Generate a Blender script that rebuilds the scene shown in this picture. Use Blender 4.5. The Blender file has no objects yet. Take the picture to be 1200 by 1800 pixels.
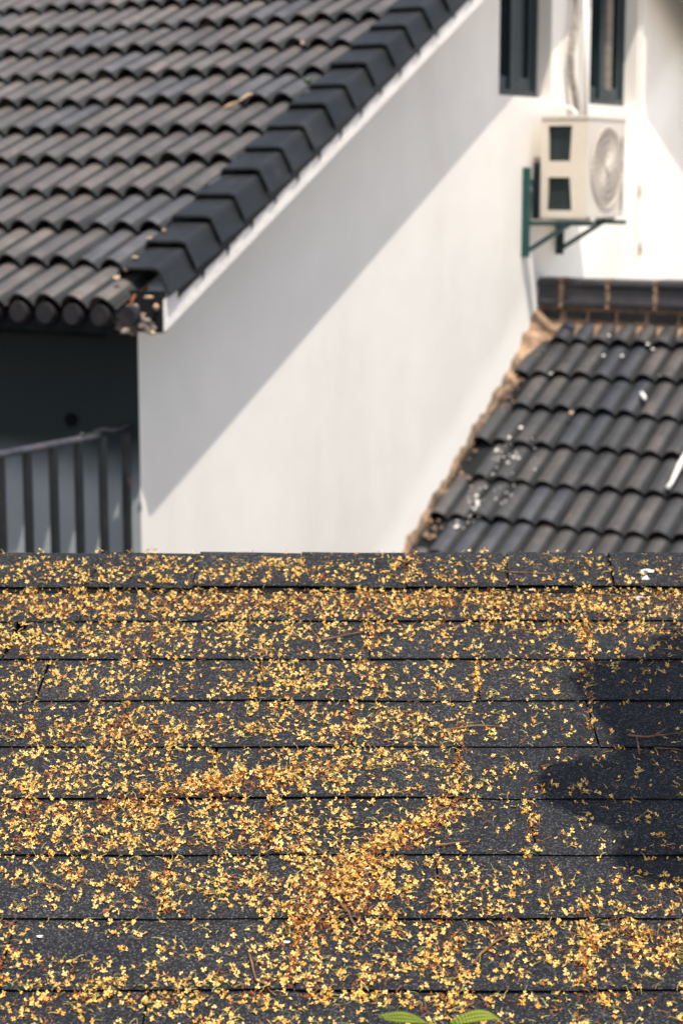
import bpy, bmesh, math, random
import numpy as np
from mathutils import Vector, Matrix, noise
random.seed(7)
C = bpy.context.scene.collection
SC = bpy.context.scene
R = math.radians
H = 5.2                       # camera height above the ground

# ------------------------------------------------------------------ camera, sky, sun, exposure
FPX = 3400.0
PITCH = math.atan(600 / FPX)
cam = bpy.data.cameras.new('camera'); camo = bpy.data.objects.new('camera', cam); C.objects.link(camo)
camo.location = (0, 0, H); camo.rotation_euler = (R(90) - PITCH, 0, 0)
cam.sensor_fit = 'HORIZONTAL'; cam.sensor_width = 24; cam.lens = 24 * FPX / 1200
cam.clip_start = .05; cam.clip_end = 3000
cam.dof.use_dof = True; cam.dof.focus_distance = 2.45; cam.dof.aperture_fstop = 8.0
cam.dof.aperture_blades = 0
SC.camera = camo

PHI = R(30.2)                 # the house is turned by this against the view
E = Vector((math.cos(PHI), -math.sin(PHI), 0)); G = Vector((math.sin(PHI), math.cos(PHI), 0)); Z = Vector((0, 0, 1))
SUN = (E * 1.0 - G * .93 + Z * 3.2).normalized()      # towards the sun
sl = bpy.data.lights.new('sun', 'SUN'); so = bpy.data.objects.new('sun', sl); C.objects.link(so)
sl.energy = 3.9; sl.angle = R(.53); sl.color = (1, .915, .79)
so.rotation_euler = SUN.to_track_quat('Z', 'Y').to_euler(); so.location = (3, -5, 14)
world = bpy.data.worlds.new('World'); SC.world = world; world.use_nodes = True
wn = world.node_tree.nodes; wl = world.node_tree.links
sky = wn.new('ShaderNodeTexSky'); sky.sky_type = 'NISHITA'; sky.sun_disc = False
sky.sun_elevation = math.asin(SUN.z); sky.sun_rotation = math.atan2(SUN.x, SUN.y)
sky.air_density = 1.0; sky.dust_density = 3.0; sky.ozone_density = .8
hsv = wn.new('ShaderNodeHueSaturation'); hsv.inputs['Saturation'].default_value = .85      # a hazy, pale sky
wl.new(sky.outputs[0], hsv.inputs['Color']); wl.new(hsv.outputs[0], wn['Background'].inputs[0]); wn['Background'].inputs[1].default_value = .145
SC.view_settings.view_transform = 'Standard'; SC.view_settings.look = 'None'
SC.view_settings.gamma = 1; SC.view_settings.exposure = .49

# ------------------------------------------------------------------ helpers
WLOC = {}
def W(e, g, z): return E * e + G * g + Z * (z + H)
def empty(name, loc, label=None, cat=None, group=None):
    o = bpy.data.objects.new(name, None); C.objects.link(o); o.location = loc; o.empty_display_size = .2
    WLOC[o.name] = Vector(loc); tag(o, label, cat, group); return o
def tag(o, label=None, cat=None, group=None, kind=None):
    if label: o['label'] = label
    if cat: o['category'] = cat
    if group: o['group'] = group
    if kind: o['kind'] = kind
    return o
class MB:
    def __init__(s): s.v = []; s.f = []; s.m = []
    def add(s, vs, fs, mi=0):
        b = len(s.v); s.v += [Vector(x) for x in vs]
        for f in fs: s.f.append([b + i for i in f]); s.m.append(mi)
    def box(s, o, a, b, c, mi=0):            # corner + three edge vectors
        vs = [o, o + a, o + a + b, o + b, o + c, o + a + c, o + a + b + c, o + b + c]
        fs = [(0, 3, 2, 1), (4, 5, 6, 7), (0, 1, 5, 4), (1, 2, 6, 5), (2, 3, 7, 6), (3, 0, 4, 7)]
        if a.cross(b).dot(c) < 0: fs = [f[::-1] for f in fs]
        s.add(vs, fs, mi)
    def ebox(s, e0, e1, g0, g1, z0, z1, mi=0):
        s.box(W(e0, g0, z0), E * (e1 - e0), G * (g1 - g0), Z * (z1 - z0), mi)
    def tube(s, pts, r, n=8, mi=0, caps=True):
        pts = [Vector(p) for p in pts]; rs = r if isinstance(r, (list, tuple)) else [r] * len(pts)
        b = len(s.v); ref = None
        for i, p in enumerate(pts):
            d = (pts[min(i + 1, len(pts) - 1)] - pts[max(i - 1, 0)]).normalized()
            if ref is None: ref = d.orthogonal().normalized()
            ref = (ref - d * ref.dot(d)).normalized(); q = d.cross(ref)
            for k in range(n):
                a = 2 * math.pi * k / n; s.v.append(p + (ref * math.cos(a) + q * math.sin(a)) * rs[i])
        for i in range(len(pts) - 1):
            for k in range(n):
                k2 = (k + 1) % n
                s.f.append([b + i * n + k, b + i * n + k2, b + (i + 1) * n + k2, b + (i + 1) * n + k]); s.m.append(mi)
        if caps:
            s.f.append([b + k for k in range(n)][::-1]); s.m.append(mi)
            s.f.append([b + (len(pts) - 1) * n + k for k in range(n)]); s.m.append(mi)
    def build(s, name, mats, parent=None, smooth=False, bevel=0, loc=None):
        me = bpy.data.meshes.new(name)
        off = WLOC[parent.name] if parent else (Vector(loc) if loc is not None else Vector((0, 0, 0)))
        me.from_pydata([tuple(v - off) for v in s.v], [], s.f)
        mats = mats if isinstance(mats, (list, tuple)) else [mats]
        for m in mats: me.materials.append(m)
        me.polygons.foreach_set('material_index', s.m)
        if smooth: me.polygons.foreach_set('use_smooth', [True] * len(me.polygons))
        me.update()
        o = bpy.data.objects.new(name, me); C.objects.link(o)
        if parent: o.parent = parent
        elif loc is not None: o.location = loc
        WLOC[o.name] = off
        if bevel:
            bv = o.modifiers.new('bevel', 'BEVEL'); bv.width = bevel; bv.segments = 2; bv.limit_method = 'ANGLE'; bv.angle_limit = R(35)
        return o

def mat(name, col, rough=.8, spec=.5, metal=0.0):
    m = bpy.data.materials.new(name); m.use_nodes = True
    b = m.node_tree.nodes['Principled BSDF']
    b.inputs['Base Color'].default_value = (*col, 1); b.inputs['Roughness'].default_value = rough
    b.inputs['Specular IOR Level'].default_value = spec; b.inputs['Metallic'].default_value = metal
    return m
def nd(m, t, **k):
    n = m.node_tree.nodes.new(t)
    for a, v in k.items(): setattr(n, a, v)
    return n
def noisy(name, stops, scale=8, detail=6, rough=.8, spec=.5, bump=0, bscale=60, stretch=(1, 1, 1), fine=None, distort=0, metal=0, nrough=.6):
    """procedural colour from a noise through a ramp, optional fine speckle and bump"""
    m = mat(name, stops[0][1], rough, spec, metal); b = m.node_tree.nodes['Principled BSDF']; L = m.node_tree.links
    tc = nd(m, 'ShaderNodeTexCoord'); mp = nd(m, 'ShaderNodeMapping'); mp.inputs['Scale'].default_value = stretch
    L.new(tc.outputs['Object'], mp.inputs[0])
    n = nd(m, 'ShaderNodeTexNoise'); n.inputs['Scale'].default_value = scale; n.inputs['Detail'].default_value = detail
    n.inputs['Roughness'].default_value = nrough; n.inputs['Distortion'].default_value = distort
    L.new(mp.outputs[0], n.inputs['Vector'])
    r = nd(m, 'ShaderNodeValToRGB'); el = r.color_ramp.elements
    el[0].position, el[0].color = stops[0][0], (*stops[0][1], 1); el[1].position, el[1].color = stops[-1][0], (*stops[-1][1], 1)
    for p, c in stops[1:-1]:
        q = el.new(p); q.color = (*c, 1)
    L.new(n.outputs['Fac'], r.inputs[0]); out = r.outputs[0]
    if fine:
        fs, amt = fine
        f = nd(m, 'ShaderNodeTexNoise'); f.inputs['Scale'].default_value = fs; f.inputs['Detail'].default_value = 3
        L.new(tc.outputs['Object'], f.inputs['Vector'])
        mr = nd(m, 'ShaderNodeMapRange'); mr.inputs[1].default_value = .3; mr.inputs[2].default_value = .7
        mr.inputs[3].default_value = 1 - amt; mr.inputs[4].default_value = 1 + amt
        L.new(f.outputs['Fac'], mr.inputs[0])
        mx = nd(m, 'ShaderNodeVectorMath', operation='MULTIPLY'); L.new(out, mx.inputs[0]); L.new(mr.outputs[0], mx.inputs[1]); out = mx.outputs[0]
    L.new(out, b.inputs['Base Color'])
    if bump:
        f = nd(m, 'ShaderNodeTexNoise'); f.inputs['Scale'].default_value = bscale; f.inputs['Detail'].default_value = 5
        L.new(tc.outputs['Object'], f.inputs['Vector'])
        bp = nd(m, 'ShaderNodeBump'); bp.inputs['Strength'].default_value = 1; bp.inputs['Distance'].default_value = bump
        L.new(f.outputs['Fac'], bp.inputs['Height']); L.new(bp.outputs[0], b.inputs['Normal'])
    return m

M = {}
M['plaster'] = noisy('white_plaster', [(.25, (.76, .74, .71)), (.75, (.84, .82, .79))], 1.3, 8, .9, .2, .002, 25, (1, 1, .5), (60, .03))
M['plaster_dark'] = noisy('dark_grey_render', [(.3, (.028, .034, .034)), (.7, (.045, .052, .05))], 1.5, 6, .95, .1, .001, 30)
M['plaster_grey'] = noisy('grey_render', [(.3, (.16, .19, .2)), (.7, (.22, .25, .26))], 1.5, 6, .95, .1, .001, 30)
def eave_shade():                       # shade under the eave painted in, darkest on top with a noisy lower edge; height above the ground decides
    m = noisy('eave_wall_shade', [(.3, (.33, .37, .38)), (.7, (.41, .44, .45))], 1.5, 6, .95, .15, .001, 30)
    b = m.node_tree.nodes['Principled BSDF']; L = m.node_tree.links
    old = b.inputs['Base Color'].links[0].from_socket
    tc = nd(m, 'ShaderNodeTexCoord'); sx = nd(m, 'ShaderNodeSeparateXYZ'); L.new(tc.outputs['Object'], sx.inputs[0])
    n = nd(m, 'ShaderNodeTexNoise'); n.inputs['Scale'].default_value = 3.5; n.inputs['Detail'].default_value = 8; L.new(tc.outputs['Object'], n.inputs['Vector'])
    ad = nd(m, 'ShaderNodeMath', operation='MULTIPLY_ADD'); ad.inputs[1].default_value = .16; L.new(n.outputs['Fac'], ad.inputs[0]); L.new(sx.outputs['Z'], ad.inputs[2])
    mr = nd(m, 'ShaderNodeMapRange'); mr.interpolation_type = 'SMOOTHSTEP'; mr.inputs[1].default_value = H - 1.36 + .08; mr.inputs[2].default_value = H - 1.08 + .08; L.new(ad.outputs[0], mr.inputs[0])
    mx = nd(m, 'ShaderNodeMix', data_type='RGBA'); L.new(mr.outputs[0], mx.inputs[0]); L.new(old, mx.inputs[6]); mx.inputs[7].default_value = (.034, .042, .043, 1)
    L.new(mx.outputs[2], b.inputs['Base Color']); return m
M['eave'] = eave_shade()
def gable_glow():                     # glow off the tiles painted into the wall colour, whiter above the lower roof
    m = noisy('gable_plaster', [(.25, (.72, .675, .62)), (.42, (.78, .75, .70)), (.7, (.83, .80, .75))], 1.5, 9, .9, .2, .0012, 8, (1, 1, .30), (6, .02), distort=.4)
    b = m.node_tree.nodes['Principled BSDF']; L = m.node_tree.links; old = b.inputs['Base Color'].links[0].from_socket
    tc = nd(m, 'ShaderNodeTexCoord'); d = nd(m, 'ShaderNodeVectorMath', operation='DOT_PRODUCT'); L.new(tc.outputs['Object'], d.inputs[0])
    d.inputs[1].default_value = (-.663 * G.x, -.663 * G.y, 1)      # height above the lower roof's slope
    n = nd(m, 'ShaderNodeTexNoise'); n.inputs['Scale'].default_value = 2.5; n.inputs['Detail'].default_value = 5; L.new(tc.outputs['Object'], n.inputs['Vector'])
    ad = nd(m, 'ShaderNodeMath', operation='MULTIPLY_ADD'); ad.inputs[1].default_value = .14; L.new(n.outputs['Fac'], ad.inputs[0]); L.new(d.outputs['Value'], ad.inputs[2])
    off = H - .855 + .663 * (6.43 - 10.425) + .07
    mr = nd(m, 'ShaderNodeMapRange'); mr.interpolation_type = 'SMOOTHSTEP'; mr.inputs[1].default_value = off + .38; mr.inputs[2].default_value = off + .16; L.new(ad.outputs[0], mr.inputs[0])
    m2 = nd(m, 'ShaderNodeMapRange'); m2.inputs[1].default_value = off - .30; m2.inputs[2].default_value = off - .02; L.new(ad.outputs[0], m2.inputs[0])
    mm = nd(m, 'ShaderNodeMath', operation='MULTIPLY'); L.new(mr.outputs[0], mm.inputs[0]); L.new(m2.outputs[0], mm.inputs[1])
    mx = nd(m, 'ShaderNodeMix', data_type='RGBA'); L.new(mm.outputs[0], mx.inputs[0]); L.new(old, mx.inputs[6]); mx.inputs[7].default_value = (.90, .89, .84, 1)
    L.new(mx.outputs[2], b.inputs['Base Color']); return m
M['gable'] = gable_glow()
M['fascia'] = noisy('verge_mortar', [(.25, (.30, .26, .22)), (.36, (.72, .69, .66)), (.8, (.82, .80, .77))], 9, 7, .9, .2, .004, 40)
M['tile'] = noisy('roof_tile', [(.3, (.057, .054, .055)), (.55, (.099, .088, .085)), (.75, (.148, .126, .113))], 2.6, 8, .42, .55, .0012, 90, (1, 1, 1), (18, .12))
M['tile_dark'] = noisy('lower_roof_tile', [(.3, (.020, .023, .028)), (.55, (.042, .043, .047)), (.78, (.095, .082, .075))], 3.2, 8, .5, .5, .0015, 90, (1, 1, 1), (25, .2))
def shade_of(nm, k, spec=.5, rough=.5, base='tile'):
    cs = dict(tile=[(.3, (.054, .054, .057)), (.55, (.093, .087, .086)), (.75, (.142, .126, .117))], low=[(.3, (.021, .024, .029)), (.55, (.044, .045, .050)), (.78, (.10, .086, .078))])[base]
    return noisy(nm, [(p, tuple(v * k_ for v, k_ in zip(c, k))) for p, c in cs], 3.4, 8, rough, spec, .0014, 90, fine=(22, .16))
M['tiles'] = [M['tile'], shade_of('roof_tile_pale', (1.10, 1.07, 1.03)), shade_of('roof_tile_slate', (.84, .90, .98)), noisy('tile_channel', [(.3, (.018, .022, .026)), (.75, (.045, .046, .048))], 8, 6, .8, .3)]  # channel: dirty trough colour with the rolls' shading painted in
M['tiles_low'] = [M['tile_dark'], shade_of('lower_tile_warm', (1.2, 1.12, 1.05), base='low'), shade_of('lower_tile_slate', (.75, .85, 1.0), base='low'), noisy('lower_channel', [(.3, (.014, .016, .019)), (.75, (.034, .035, .038))], 8, 6, .8, .3)]  # lower channel: trough grime plus painted shade between the rolls
M['tile_cap'] = noisy('verge_tile', [(.28, (.006, .008, .010)), (.6, (.015, .017, .020)), (.74, (.034, .034, .036))], 5, 8, .55, .4, .0012, 70, fine=(40, .12))
M['drip'] = noisy('drip_face', [(.3, (.010, .010, .013)), (.62, (.022, .021, .024)), (.74, (.09, .03, .015))], 22, 5, .8, .3)
M['ridge_tile'] = noisy('glazed_ridge', [(.3, (.012, .013, .018)), (.75, (.035, .035, .042))], 7, 7, .38, .5, .001, 60, fine=(40, .2))
M['black'] = mat('black_void', (.006, .007, .008), .9, .1)
M['soffit'] = noisy('dark_soffit', [(.3, (.01, .012, .014)), (.7, (.02, .022, .024))], 6, 4, .9, .1)
M['tanmortar'] = noisy('tan_mortar', [(.25, (.12, .085, .06)), (.5, (.30, .20, .13)), (.75, (.50, .36, .24))], 14, 8, .95, .15, .008, 45, fine=(120, .2))
M['dirtmortar'] = noisy('dirty_mortar', [(.25, (.05, .04, .034)), (.5, (.16, .115, .08)), (.75, (.36, .26, .18))], 22, 8, .95, .15, .008, 45, fine=(120, .2))
M['endmortar'] = noisy('crumbled_mortar', [(.3, (.10, .10, .10)), (.6, (.28, .25, .22)), (.75, (.5, .40, .28))], 25, 7, .95, .15, .004, 60)
M['iron'] = noisy('painted_iron', [(.3, (.004, .007, .009)), (.62, (.011, .015, .018)), (.72, (.10, .045, .02))], 12, 6, .55, .5, .0006, 120)
M['railtop'] = noisy('weathered_iron', [(.3, (.03, .033, .04)), (.6, (.10, .10, .12)), (.7, (.16, .06, .03))], 14, 7, .45, .5, .001, 90, metal=.2)
M['frame'] = noisy('window_frame', [(.3, (.006, .016, .022)), (.7, (.013, .027, .035))], 5, 4, .35, .5)
M['curtain'] = noisy('blind', [(.3, (.14, .12, .10)), (.7, (.22, .19, .16))], 5, 4, .8, .3, stretch=(1, 1, 8))
M['dimblind'] = mat('dim_curtain', (.055, .075, .08), .8, .2)
M['room'] = mat('dark_room', (.012, .02, .022), .9, .1)
M['glass'] = mat('window_glass', (.008, .018, .02), .06, .6)
M['acshell'] = noisy('cream_sheet_metal', [(.25, (.66, .58, .48)), (.7, (.76, .69, .59))], 3, 6, .5, .4, fine=(60, .04))
M['acfront'] = noisy('cream_front_panel', [(.25, (.58, .53, .47)), (.7, (.66, .61, .55))], 3, 6, .55, .4)
M['fins'] = noisy('condenser_fins', [(.3, (.008, .018, .02)), (.7, (.02, .035, .036))], 40, 3, .6, .4, stretch=(1, 1, .05))
M['green'] = noisy('green_bracket_paint', [(.3, (.0, .045, .042)), (.7, (.006, .075, .066))], 12, 5, .45, .5)
M['greendark'] = noisy('dark_green_paint', [(.3, (.002, .03, .032)), (.7, (.006, .05, .05))], 12, 5, .5, .5)
M['rust'] = noisy('rust', [(.3, (.16, .05, .025)), (.7, (.3, .11, .05))], 20, 5, .8, .3)
M['hose'] = noisy('hose_wrap', [(.3, (.22, .20, .17)), (.7, (.40, .37, .33))], 30, 5, .85, .2)
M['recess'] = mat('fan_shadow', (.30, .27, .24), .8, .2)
M['pvc'] = mat('white_pipe', (.78, .76, .73), .5, .4)
M['white'] = noisy('chalky_white', [(.3, (.62, .60, .56)), (.7, (.85, .84, .82))], 60, 5, .9, .2)
M['dryleaf'] = noisy('dry_husk', [(.3, (.36, .23, .12)), (.7, (.66, .50, .33))], 30, 5, .85, .2)
M['ground'] = noisy('paving', [(.3, (.50, .455, .39)), (.7, (.60, .55, .48))], .8, 8, .9, .2, fine=(8, .1))
M['twig'] = noisy('twig_bark', [(.3, (.10, .05, .028)), (.7, (.27, .15, .09))], 60, 5, .85, .2)
M['bark'] = noisy('bark', [(.3, (.07, .055, .045)), (.7, (.15, .12, .10))], 10, 7, .9, .2, .01, 20, (1, 1, .3))
M['leafgreen'] = noisy('leaf_green', [(.25, (.11, .15, .010)), (.75, (.25, .30, .03))], 25, 4, .4, .5)
M['leafdark'] = noisy('leaf_dark', [(.3, (.025, .05, .015)), (.7, (.06, .10, .03))], 4, 4, .45, .5)

# a material for the granulated felt: grey stone granules, dark and light, weathered patches
def felt():
    m = mat('mineral_felt', (.05, .05, .055), .92, .25); b = m.node_tree.nodes['Principled BSDF']; L = m.node_tree.links
    tc = nd(m, 'ShaderNodeTexCoord')
    vo = nd(m, 'ShaderNodeTexVoronoi'); vo.inputs['Scale'].default_value = 620
    L.new(tc.outputs['Object'], vo.inputs['Vector'])
    sp = nd(m, 'ShaderNodeSeparateColor'); L.new(vo.outputs['Color'], sp.inputs[0])
    r = nd(m, 'ShaderNodeValToRGB'); el = r.color_ramp.elements
    el[0].position = 0; el[0].color = (.006, .007, .010, 1); el[1].position = 1; el[1].color = (.13, .125, .125, 1)
    for p, c in ((.45, (.012, .014, .018)), (.72, (.023, .025, .03)), (.90, (.05, .05, .055))):
        q = el.new(p); q.color = (*c, 1)
    L.new(sp.outputs[0], r.inputs[0])
    n = nd(m, 'ShaderNodeTexNoise'); n.inputs['Scale'].default_value = 5; n.inputs['Detail'].default_value = 8
    L.new(tc.outputs['Object'], n.inputs['Vector'])
    r2 = nd(m, 'ShaderNodeValToRGB'); r2.color_ramp.elements[0].position = .3; r2.color_ramp.elements[1].position = .72
    r2.color_ramp.elements[0].color = (.80, .83, .86, 1); r2.color_ramp.elements[1].color = (1.4, 1.36, 1.30, 1)
    L.new(n.outputs['Fac'], r2.inputs[0])
    mx = nd(m, 'ShaderNodeVectorMath', operation='MULTIPLY'); L.new(r.outputs[0], mx.inputs[0]); L.new(r2.outputs[0], mx.inputs[1])
    L.new(mx.outputs[0], b.inputs['Base Color'])
    bp = nd(m, 'ShaderNodeBump'); bp.inputs['Distance'].default_value = .0012; bp.inputs['Strength'].default_value = .8
    L.new(sp.outputs[1], bp.inputs['Height']); L.new(bp.outputs[0], b.inputs['Normal'])
    return m
M['felt'] = felt()
M['feltedge'] = mat('felt_edge', (.006, .006, .007), .9, .2)

# ------------------------------------------------------------------ ground
g = MB(); g.add([(-900, -900, 0), (900, -900, 0), (900, 900, 0), (-900, 900, 0)], [(0, 1, 2, 3)])
tag(g.build('ground', M['ground']), kind='structure')

# ------------------------------------------------------------------ the white gabled house
EA = -4.707                       # plane of the gable wall
D = .25                           # how far the verge stands out from it
SLOPE = .525
def vz(gg): return -.579 + SLOPE * (gg - 6.36)      # bottom line of the verge board, rising slope
GA = 11.13; ZA = vz(GA); SR = .5
def vline(gg): return vz(gg) if gg <= GA else ZA - SR * (gg - GA)
G0 = 6.43; G1 = 16.2; ELEFT = -12.0
house = empty('house', W(EA, G0, -H), 'white plastered house with a dark tiled gable roof, seen at its long bare gable wall', 'house')

# gable wall with two window openings, jambs included
wins = [(9.80, 10.49, .412, 1.10), (11.055, 11.815, .400, 1.45)]
REC = .085
mb = MB()
gs = sorted({G0, G1, GA} | {w[0] for w in wins} | {w[1] for w in wins})
for a, b in zip(gs[:-1], gs[1:]):
    top = lambda q: vline(q) + .02
    w = next((w for w in wins if w[0] <= a + 1e-6 and b <= w[1] + 1e-6), None)
    def quad(z00, z01, z10, z11):
        mb.add([W(EA, a, z00), W(EA, b, z01), W(EA, b, z11), W(EA, a, z10)], [(0, 1, 2, 3)])
    if w: quad(-H, -H, w[2], w[2]); quad(w[3], w[3], top(a), top(b))
    else: quad(-H, -H, top(a), top(b))
for a, b, z0, z1 in wins:
    for p, q in (((a, z0), (a, z1)), ((b, z1), (b, z0)), ((b, z0), (a, z0)), ((a, z1), (b, z1))):
        mb.add([W(EA, *p), W(EA, *q), W(EA - .2, *q), W(EA - .2, *p)], [(0, 1, 2, 3)])
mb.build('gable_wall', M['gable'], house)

def window(a, b, z0, z1, sash_open):
    e = EA - REC
    fr = MB(); t = .045; dp = .06
    fr.ebox(e - dp, e, a, a + t, z0, z1); fr.ebox(e - dp, e, b - t, b, z0, z1)
    fr.ebox(e - dp, e, a + t, b - t, z0, z0 + t); fr.ebox(e - dp, e, a + t, b - t, z1 - t, z1)
    m_ = (a + b) / 2; fr.ebox(e - dp, e + .004, m_ - .03, m_ + .03, z0 + t, z1 - t)
    w = fr.build('window', M['frame'], house, bevel=.004)
    gl = MB(); gl.ebox(e - .04, e - .032, a + t, b - t, z0 + t, z1 - t)
    gl.build('glass', M['glass'], w)
    s = MB()
    s.ebox(e - .03, e - .012, a + t, a + t + .05, z0 + t, z1 - t); s.ebox(e - .03, e - .012, b - t - .05, b - t, z0 + t, z1 - t)
    s.ebox(e - .03, e - .012, a + t + .05, b - t - .05, z0 + t, z0 + t + .07)
    s.build('sash', M['frame'], w, bevel=.003)
    r = MB(); r.ebox(e - .9, e - .06, a - .05, b + .05, z0 - .05, z1 + .05)
    return w
w1 = window(*wins[0], 0)
w2 = window(*wins[1], 1)
# pale blind seen as a strip behind the far half of the second window
bl = MB(); e = EA - REC
bl.ebox(e - .0315, e - .006, 11.52, 11.62, .50, 1.3); bl.build('blind', M['curtain'], w2)
bl = MB(); bl.ebox(e - .0315, e - .008, 10.20, 10.26, .50, 1.0); bl.build('blind', M['dimblind'], w1)
# ledge strip under the second window's frame
# eave wall: painted under-eave shade, dark above and paler below
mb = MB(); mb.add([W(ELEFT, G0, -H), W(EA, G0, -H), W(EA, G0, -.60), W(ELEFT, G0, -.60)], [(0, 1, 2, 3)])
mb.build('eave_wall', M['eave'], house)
# other sides
mb = MB()
mb.add([W(ELEFT, G1, -H), W(EA, G1, -H), W(EA, G1, -.6), W(ELEFT, G1, -.6)], [(3, 2, 1, 0)])
mb.add([W(ELEFT, G0, -H), W(ELEFT, G1, -H), W(ELEFT, G1, -.6), W(ELEFT, GA, ZA), W(ELEFT, G0, -.6)], [(4, 3, 2, 1, 0)])
mb.build('rear_wall', M['plaster'], house)
# round pipe hole in the dark band
mb = MB(); c = W(-5.055, G0 - .006, -1.032)
mb.tube([c, c - G * .012], .027, 20); mb.build('vent_hole', M['black'], house)

# roof slab (verge board + soffit), left and right slope
def slab(ga, gb, h0, h1, e0, e1):
    vs = []
    for ee in (e0, e1):
        for gg, hh in ((ga, h0), (gb, h0), (gb, h1), (ga, h1)): vs.append(W(ee, gg, vline(gg) + hh))
    return vs, [(0, 1, 2, 3), (7, 6, 5, 4), (0, 4, 5, 1), (1, 5, 6, 2), (2, 6, 7, 3), (3, 7, 4, 0)]
GE = 6.265                        # where the board ends over the eave
mb = MB(); mb.add(*slab(GE, GA, 0, .125, EA + .05, EA + D)); mb.add(*slab(GA, G1 + .2, 0, .125, EA + .05, EA + D))
vb = mb.build('verge_board', M['fascia'], house)
mb = MB(); mb.add(*slab(GE + .10, GA, .02, .11, ELEFT, EA + .05)); mb.add(*slab(GA, G1 + .2, .02, .11, ELEFT, EA + .05))
mb.build('roof_deck', M['soffit'], house)
# dark strip added along the far verge, standing for another roof's blurred eave
mb = MB()
def q(gg): return ZA - .42 - SR * (gg - GA)
vs = []
for ee in (EA + D - .02, EA + D + .02):
    for gg, hh in ((11.75, .0), (15, .0), (15, .42), (11.75, .42)): vs.append(W(ee, gg, q(gg) + hh))
mb.add(vs, [(0, 1, 2, 3), (7, 6, 5, 4), (0, 4, 5, 1), (1, 5, 6, 2), (2, 6, 7, 3), (3, 7, 4, 0)])
mb.build('added_dark_strip', M['tile_cap'], house)

# ------------------------------------------------------------------ roof tiles: two rolls each, laid in stepped rows
PER = .137
def prof(u):                      # one roll per unit
    a = abs(math.cos(math.pi * u)); return .9 * a ** .62 + .1 * (.5 + .5 * math.cos(2 * math.pi * u))
def tile_field(mb, base, along, up, nrm, ncol, nrow, gauge, rng, e_of=None, skip=None, amp0=.040, amp1=.060, lift=.031, th=.008, stag=.5, PER=PER):
    """base: lower left corner; along: eave direction; up: up the slope; each tile PER*2 wide"""
    NU = 22
    for r in range(nrow):
        sh = stag * PER * 2 * (r % 2)
        for c_ in range(-1 if PER < .12 else 0, ncol):
            u0 = c_ * 2 * PER + sh
            if skip and skip(u0, r): continue
            dh = rng.uniform(-.005, .008); ds = rng.uniform(-.012, .010); tw = rng.uniform(-.006, .006)
            vs = []; L1 = gauge + .055
            for lay in (0, 1):
                for end in (0, 1):
                    for i in range(NU + 1):
                        u = i / NU * 2 - .5 + .012 * (1 - 2 * i / NU)
                        f = prof(u)
                        A = amp1 if end == 0 else amp0
                        hh = A * f + (lift + dh + tw * (u - .5) if end == 0 else 0) - (th * (1 if end == 0 else .6) if lay else 0)
                        s_ = r * gauge + ds + (0 if end == 0 else L1)
                        vs.append(base + along * (u0 + (u + .5) * PER) + up * s_ + nrm * hh)
            n1 = NU + 1; fs = []
            vm = rng.choice((0, 0, 0, 1, 1, 2))
            for i in range(NU):
                if prof((i + .5) / NU * 2 - .5) > .56: fs.append((i, i + 1, n1 + i + 1, n1 + i))      # top of the rolls
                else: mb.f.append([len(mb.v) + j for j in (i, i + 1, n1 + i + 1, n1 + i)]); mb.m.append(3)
                fs.append((2 * n1 + i + 1, 2 * n1 + i, 3 * n1 + i, 3 * n1 + i + 1))
                fs.append((i + 1, i, 2 * n1 + i, 2 * n1 + i + 1))               # tail end
            fs.append((0, n1, 3 * n1, 2 * n1)); fs.append((NU, 2 * n1 + NU, 3 * n1 + NU, n1 + NU))
            mb.add(vs, fs, vm)
def roof_base(e, gg, h): return W(e, gg, vline(gg) + h)
rng = random.Random(3)
UP = (G + Z * SLOPE).normalized(); NR = E.cross(UP).normalized()
if NR.z < 0: NR = -NR
GEAVE = 6.157; GAUGE_G = .268; NC = 27
CRESTOFF = .5                      # rolls start
E1 = -4.605                         # right hand limit of the tiles, under the verge caps
base = roof_base(E1 - NC * 2 * PER, GEAVE, .118)
mb = MB()
nrow = int((GA - GEAVE) / GAUGE_G) + 1
tile_field(mb, base, E, UP, NR, NC, nrow, GAUGE_G * math.sqrt(1 + SLOPE ** 2), rng, skip=lambda u, r: u + 2 * PER > NC * 2 * PER + .16)
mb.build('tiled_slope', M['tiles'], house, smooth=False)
# far slope, simple rows out of sight from here
UP2 = (-G + Z * SR).normalized(); NR2 = (E.cross(UP2)).normalized(); NR2 = NR2 if NR2.z > 0 else -NR2
mb = MB(); tile_field(mb, roof_base(E1 - NC * 2 * PER, G1 + .2, .118), E, UP2, NR2, NC, 17, .33, rng)
mb.build('tiled_slope', M['tiles'], house)
# smooth the tile tops only
for o in C.objects:
    if o.name.startswith('tiled_slope'):
        me = o.data; me.polygons.foreach_set('use_smooth', [True] * len(me.polygons))
        me.set_sharp_from_angle(angle=R(50))

# round drip faces under the eave rolls
ex = W(0, 0, 0)
k = 0
for i in range(0, 16):
    ec = E1 - (i - .5) * PER
    cz = vline(GEAVE) + .118 + .030
    cc = W(ec, GEAVE - .022, cz - .024)
    mb = MB()
    mb.tube([cc + G * .03, cc, cc - G * .008], [.044, .044, .041], 22)
    mb.build('drip_tile', M['drip'], house, smooth=False)
mb = MB(); mb.ebox(ELEFT, EA + .03, GEAVE + .02, GEAVE + .05, vline(GEAVE) + .05, vline(GEAVE) + .13)
mb.ebox(ELEFT, EA - .05, GEAVE + .12, G0 - .01, -.665, -.58)
mb.build('eave_board', M['soffit'], house)

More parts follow.
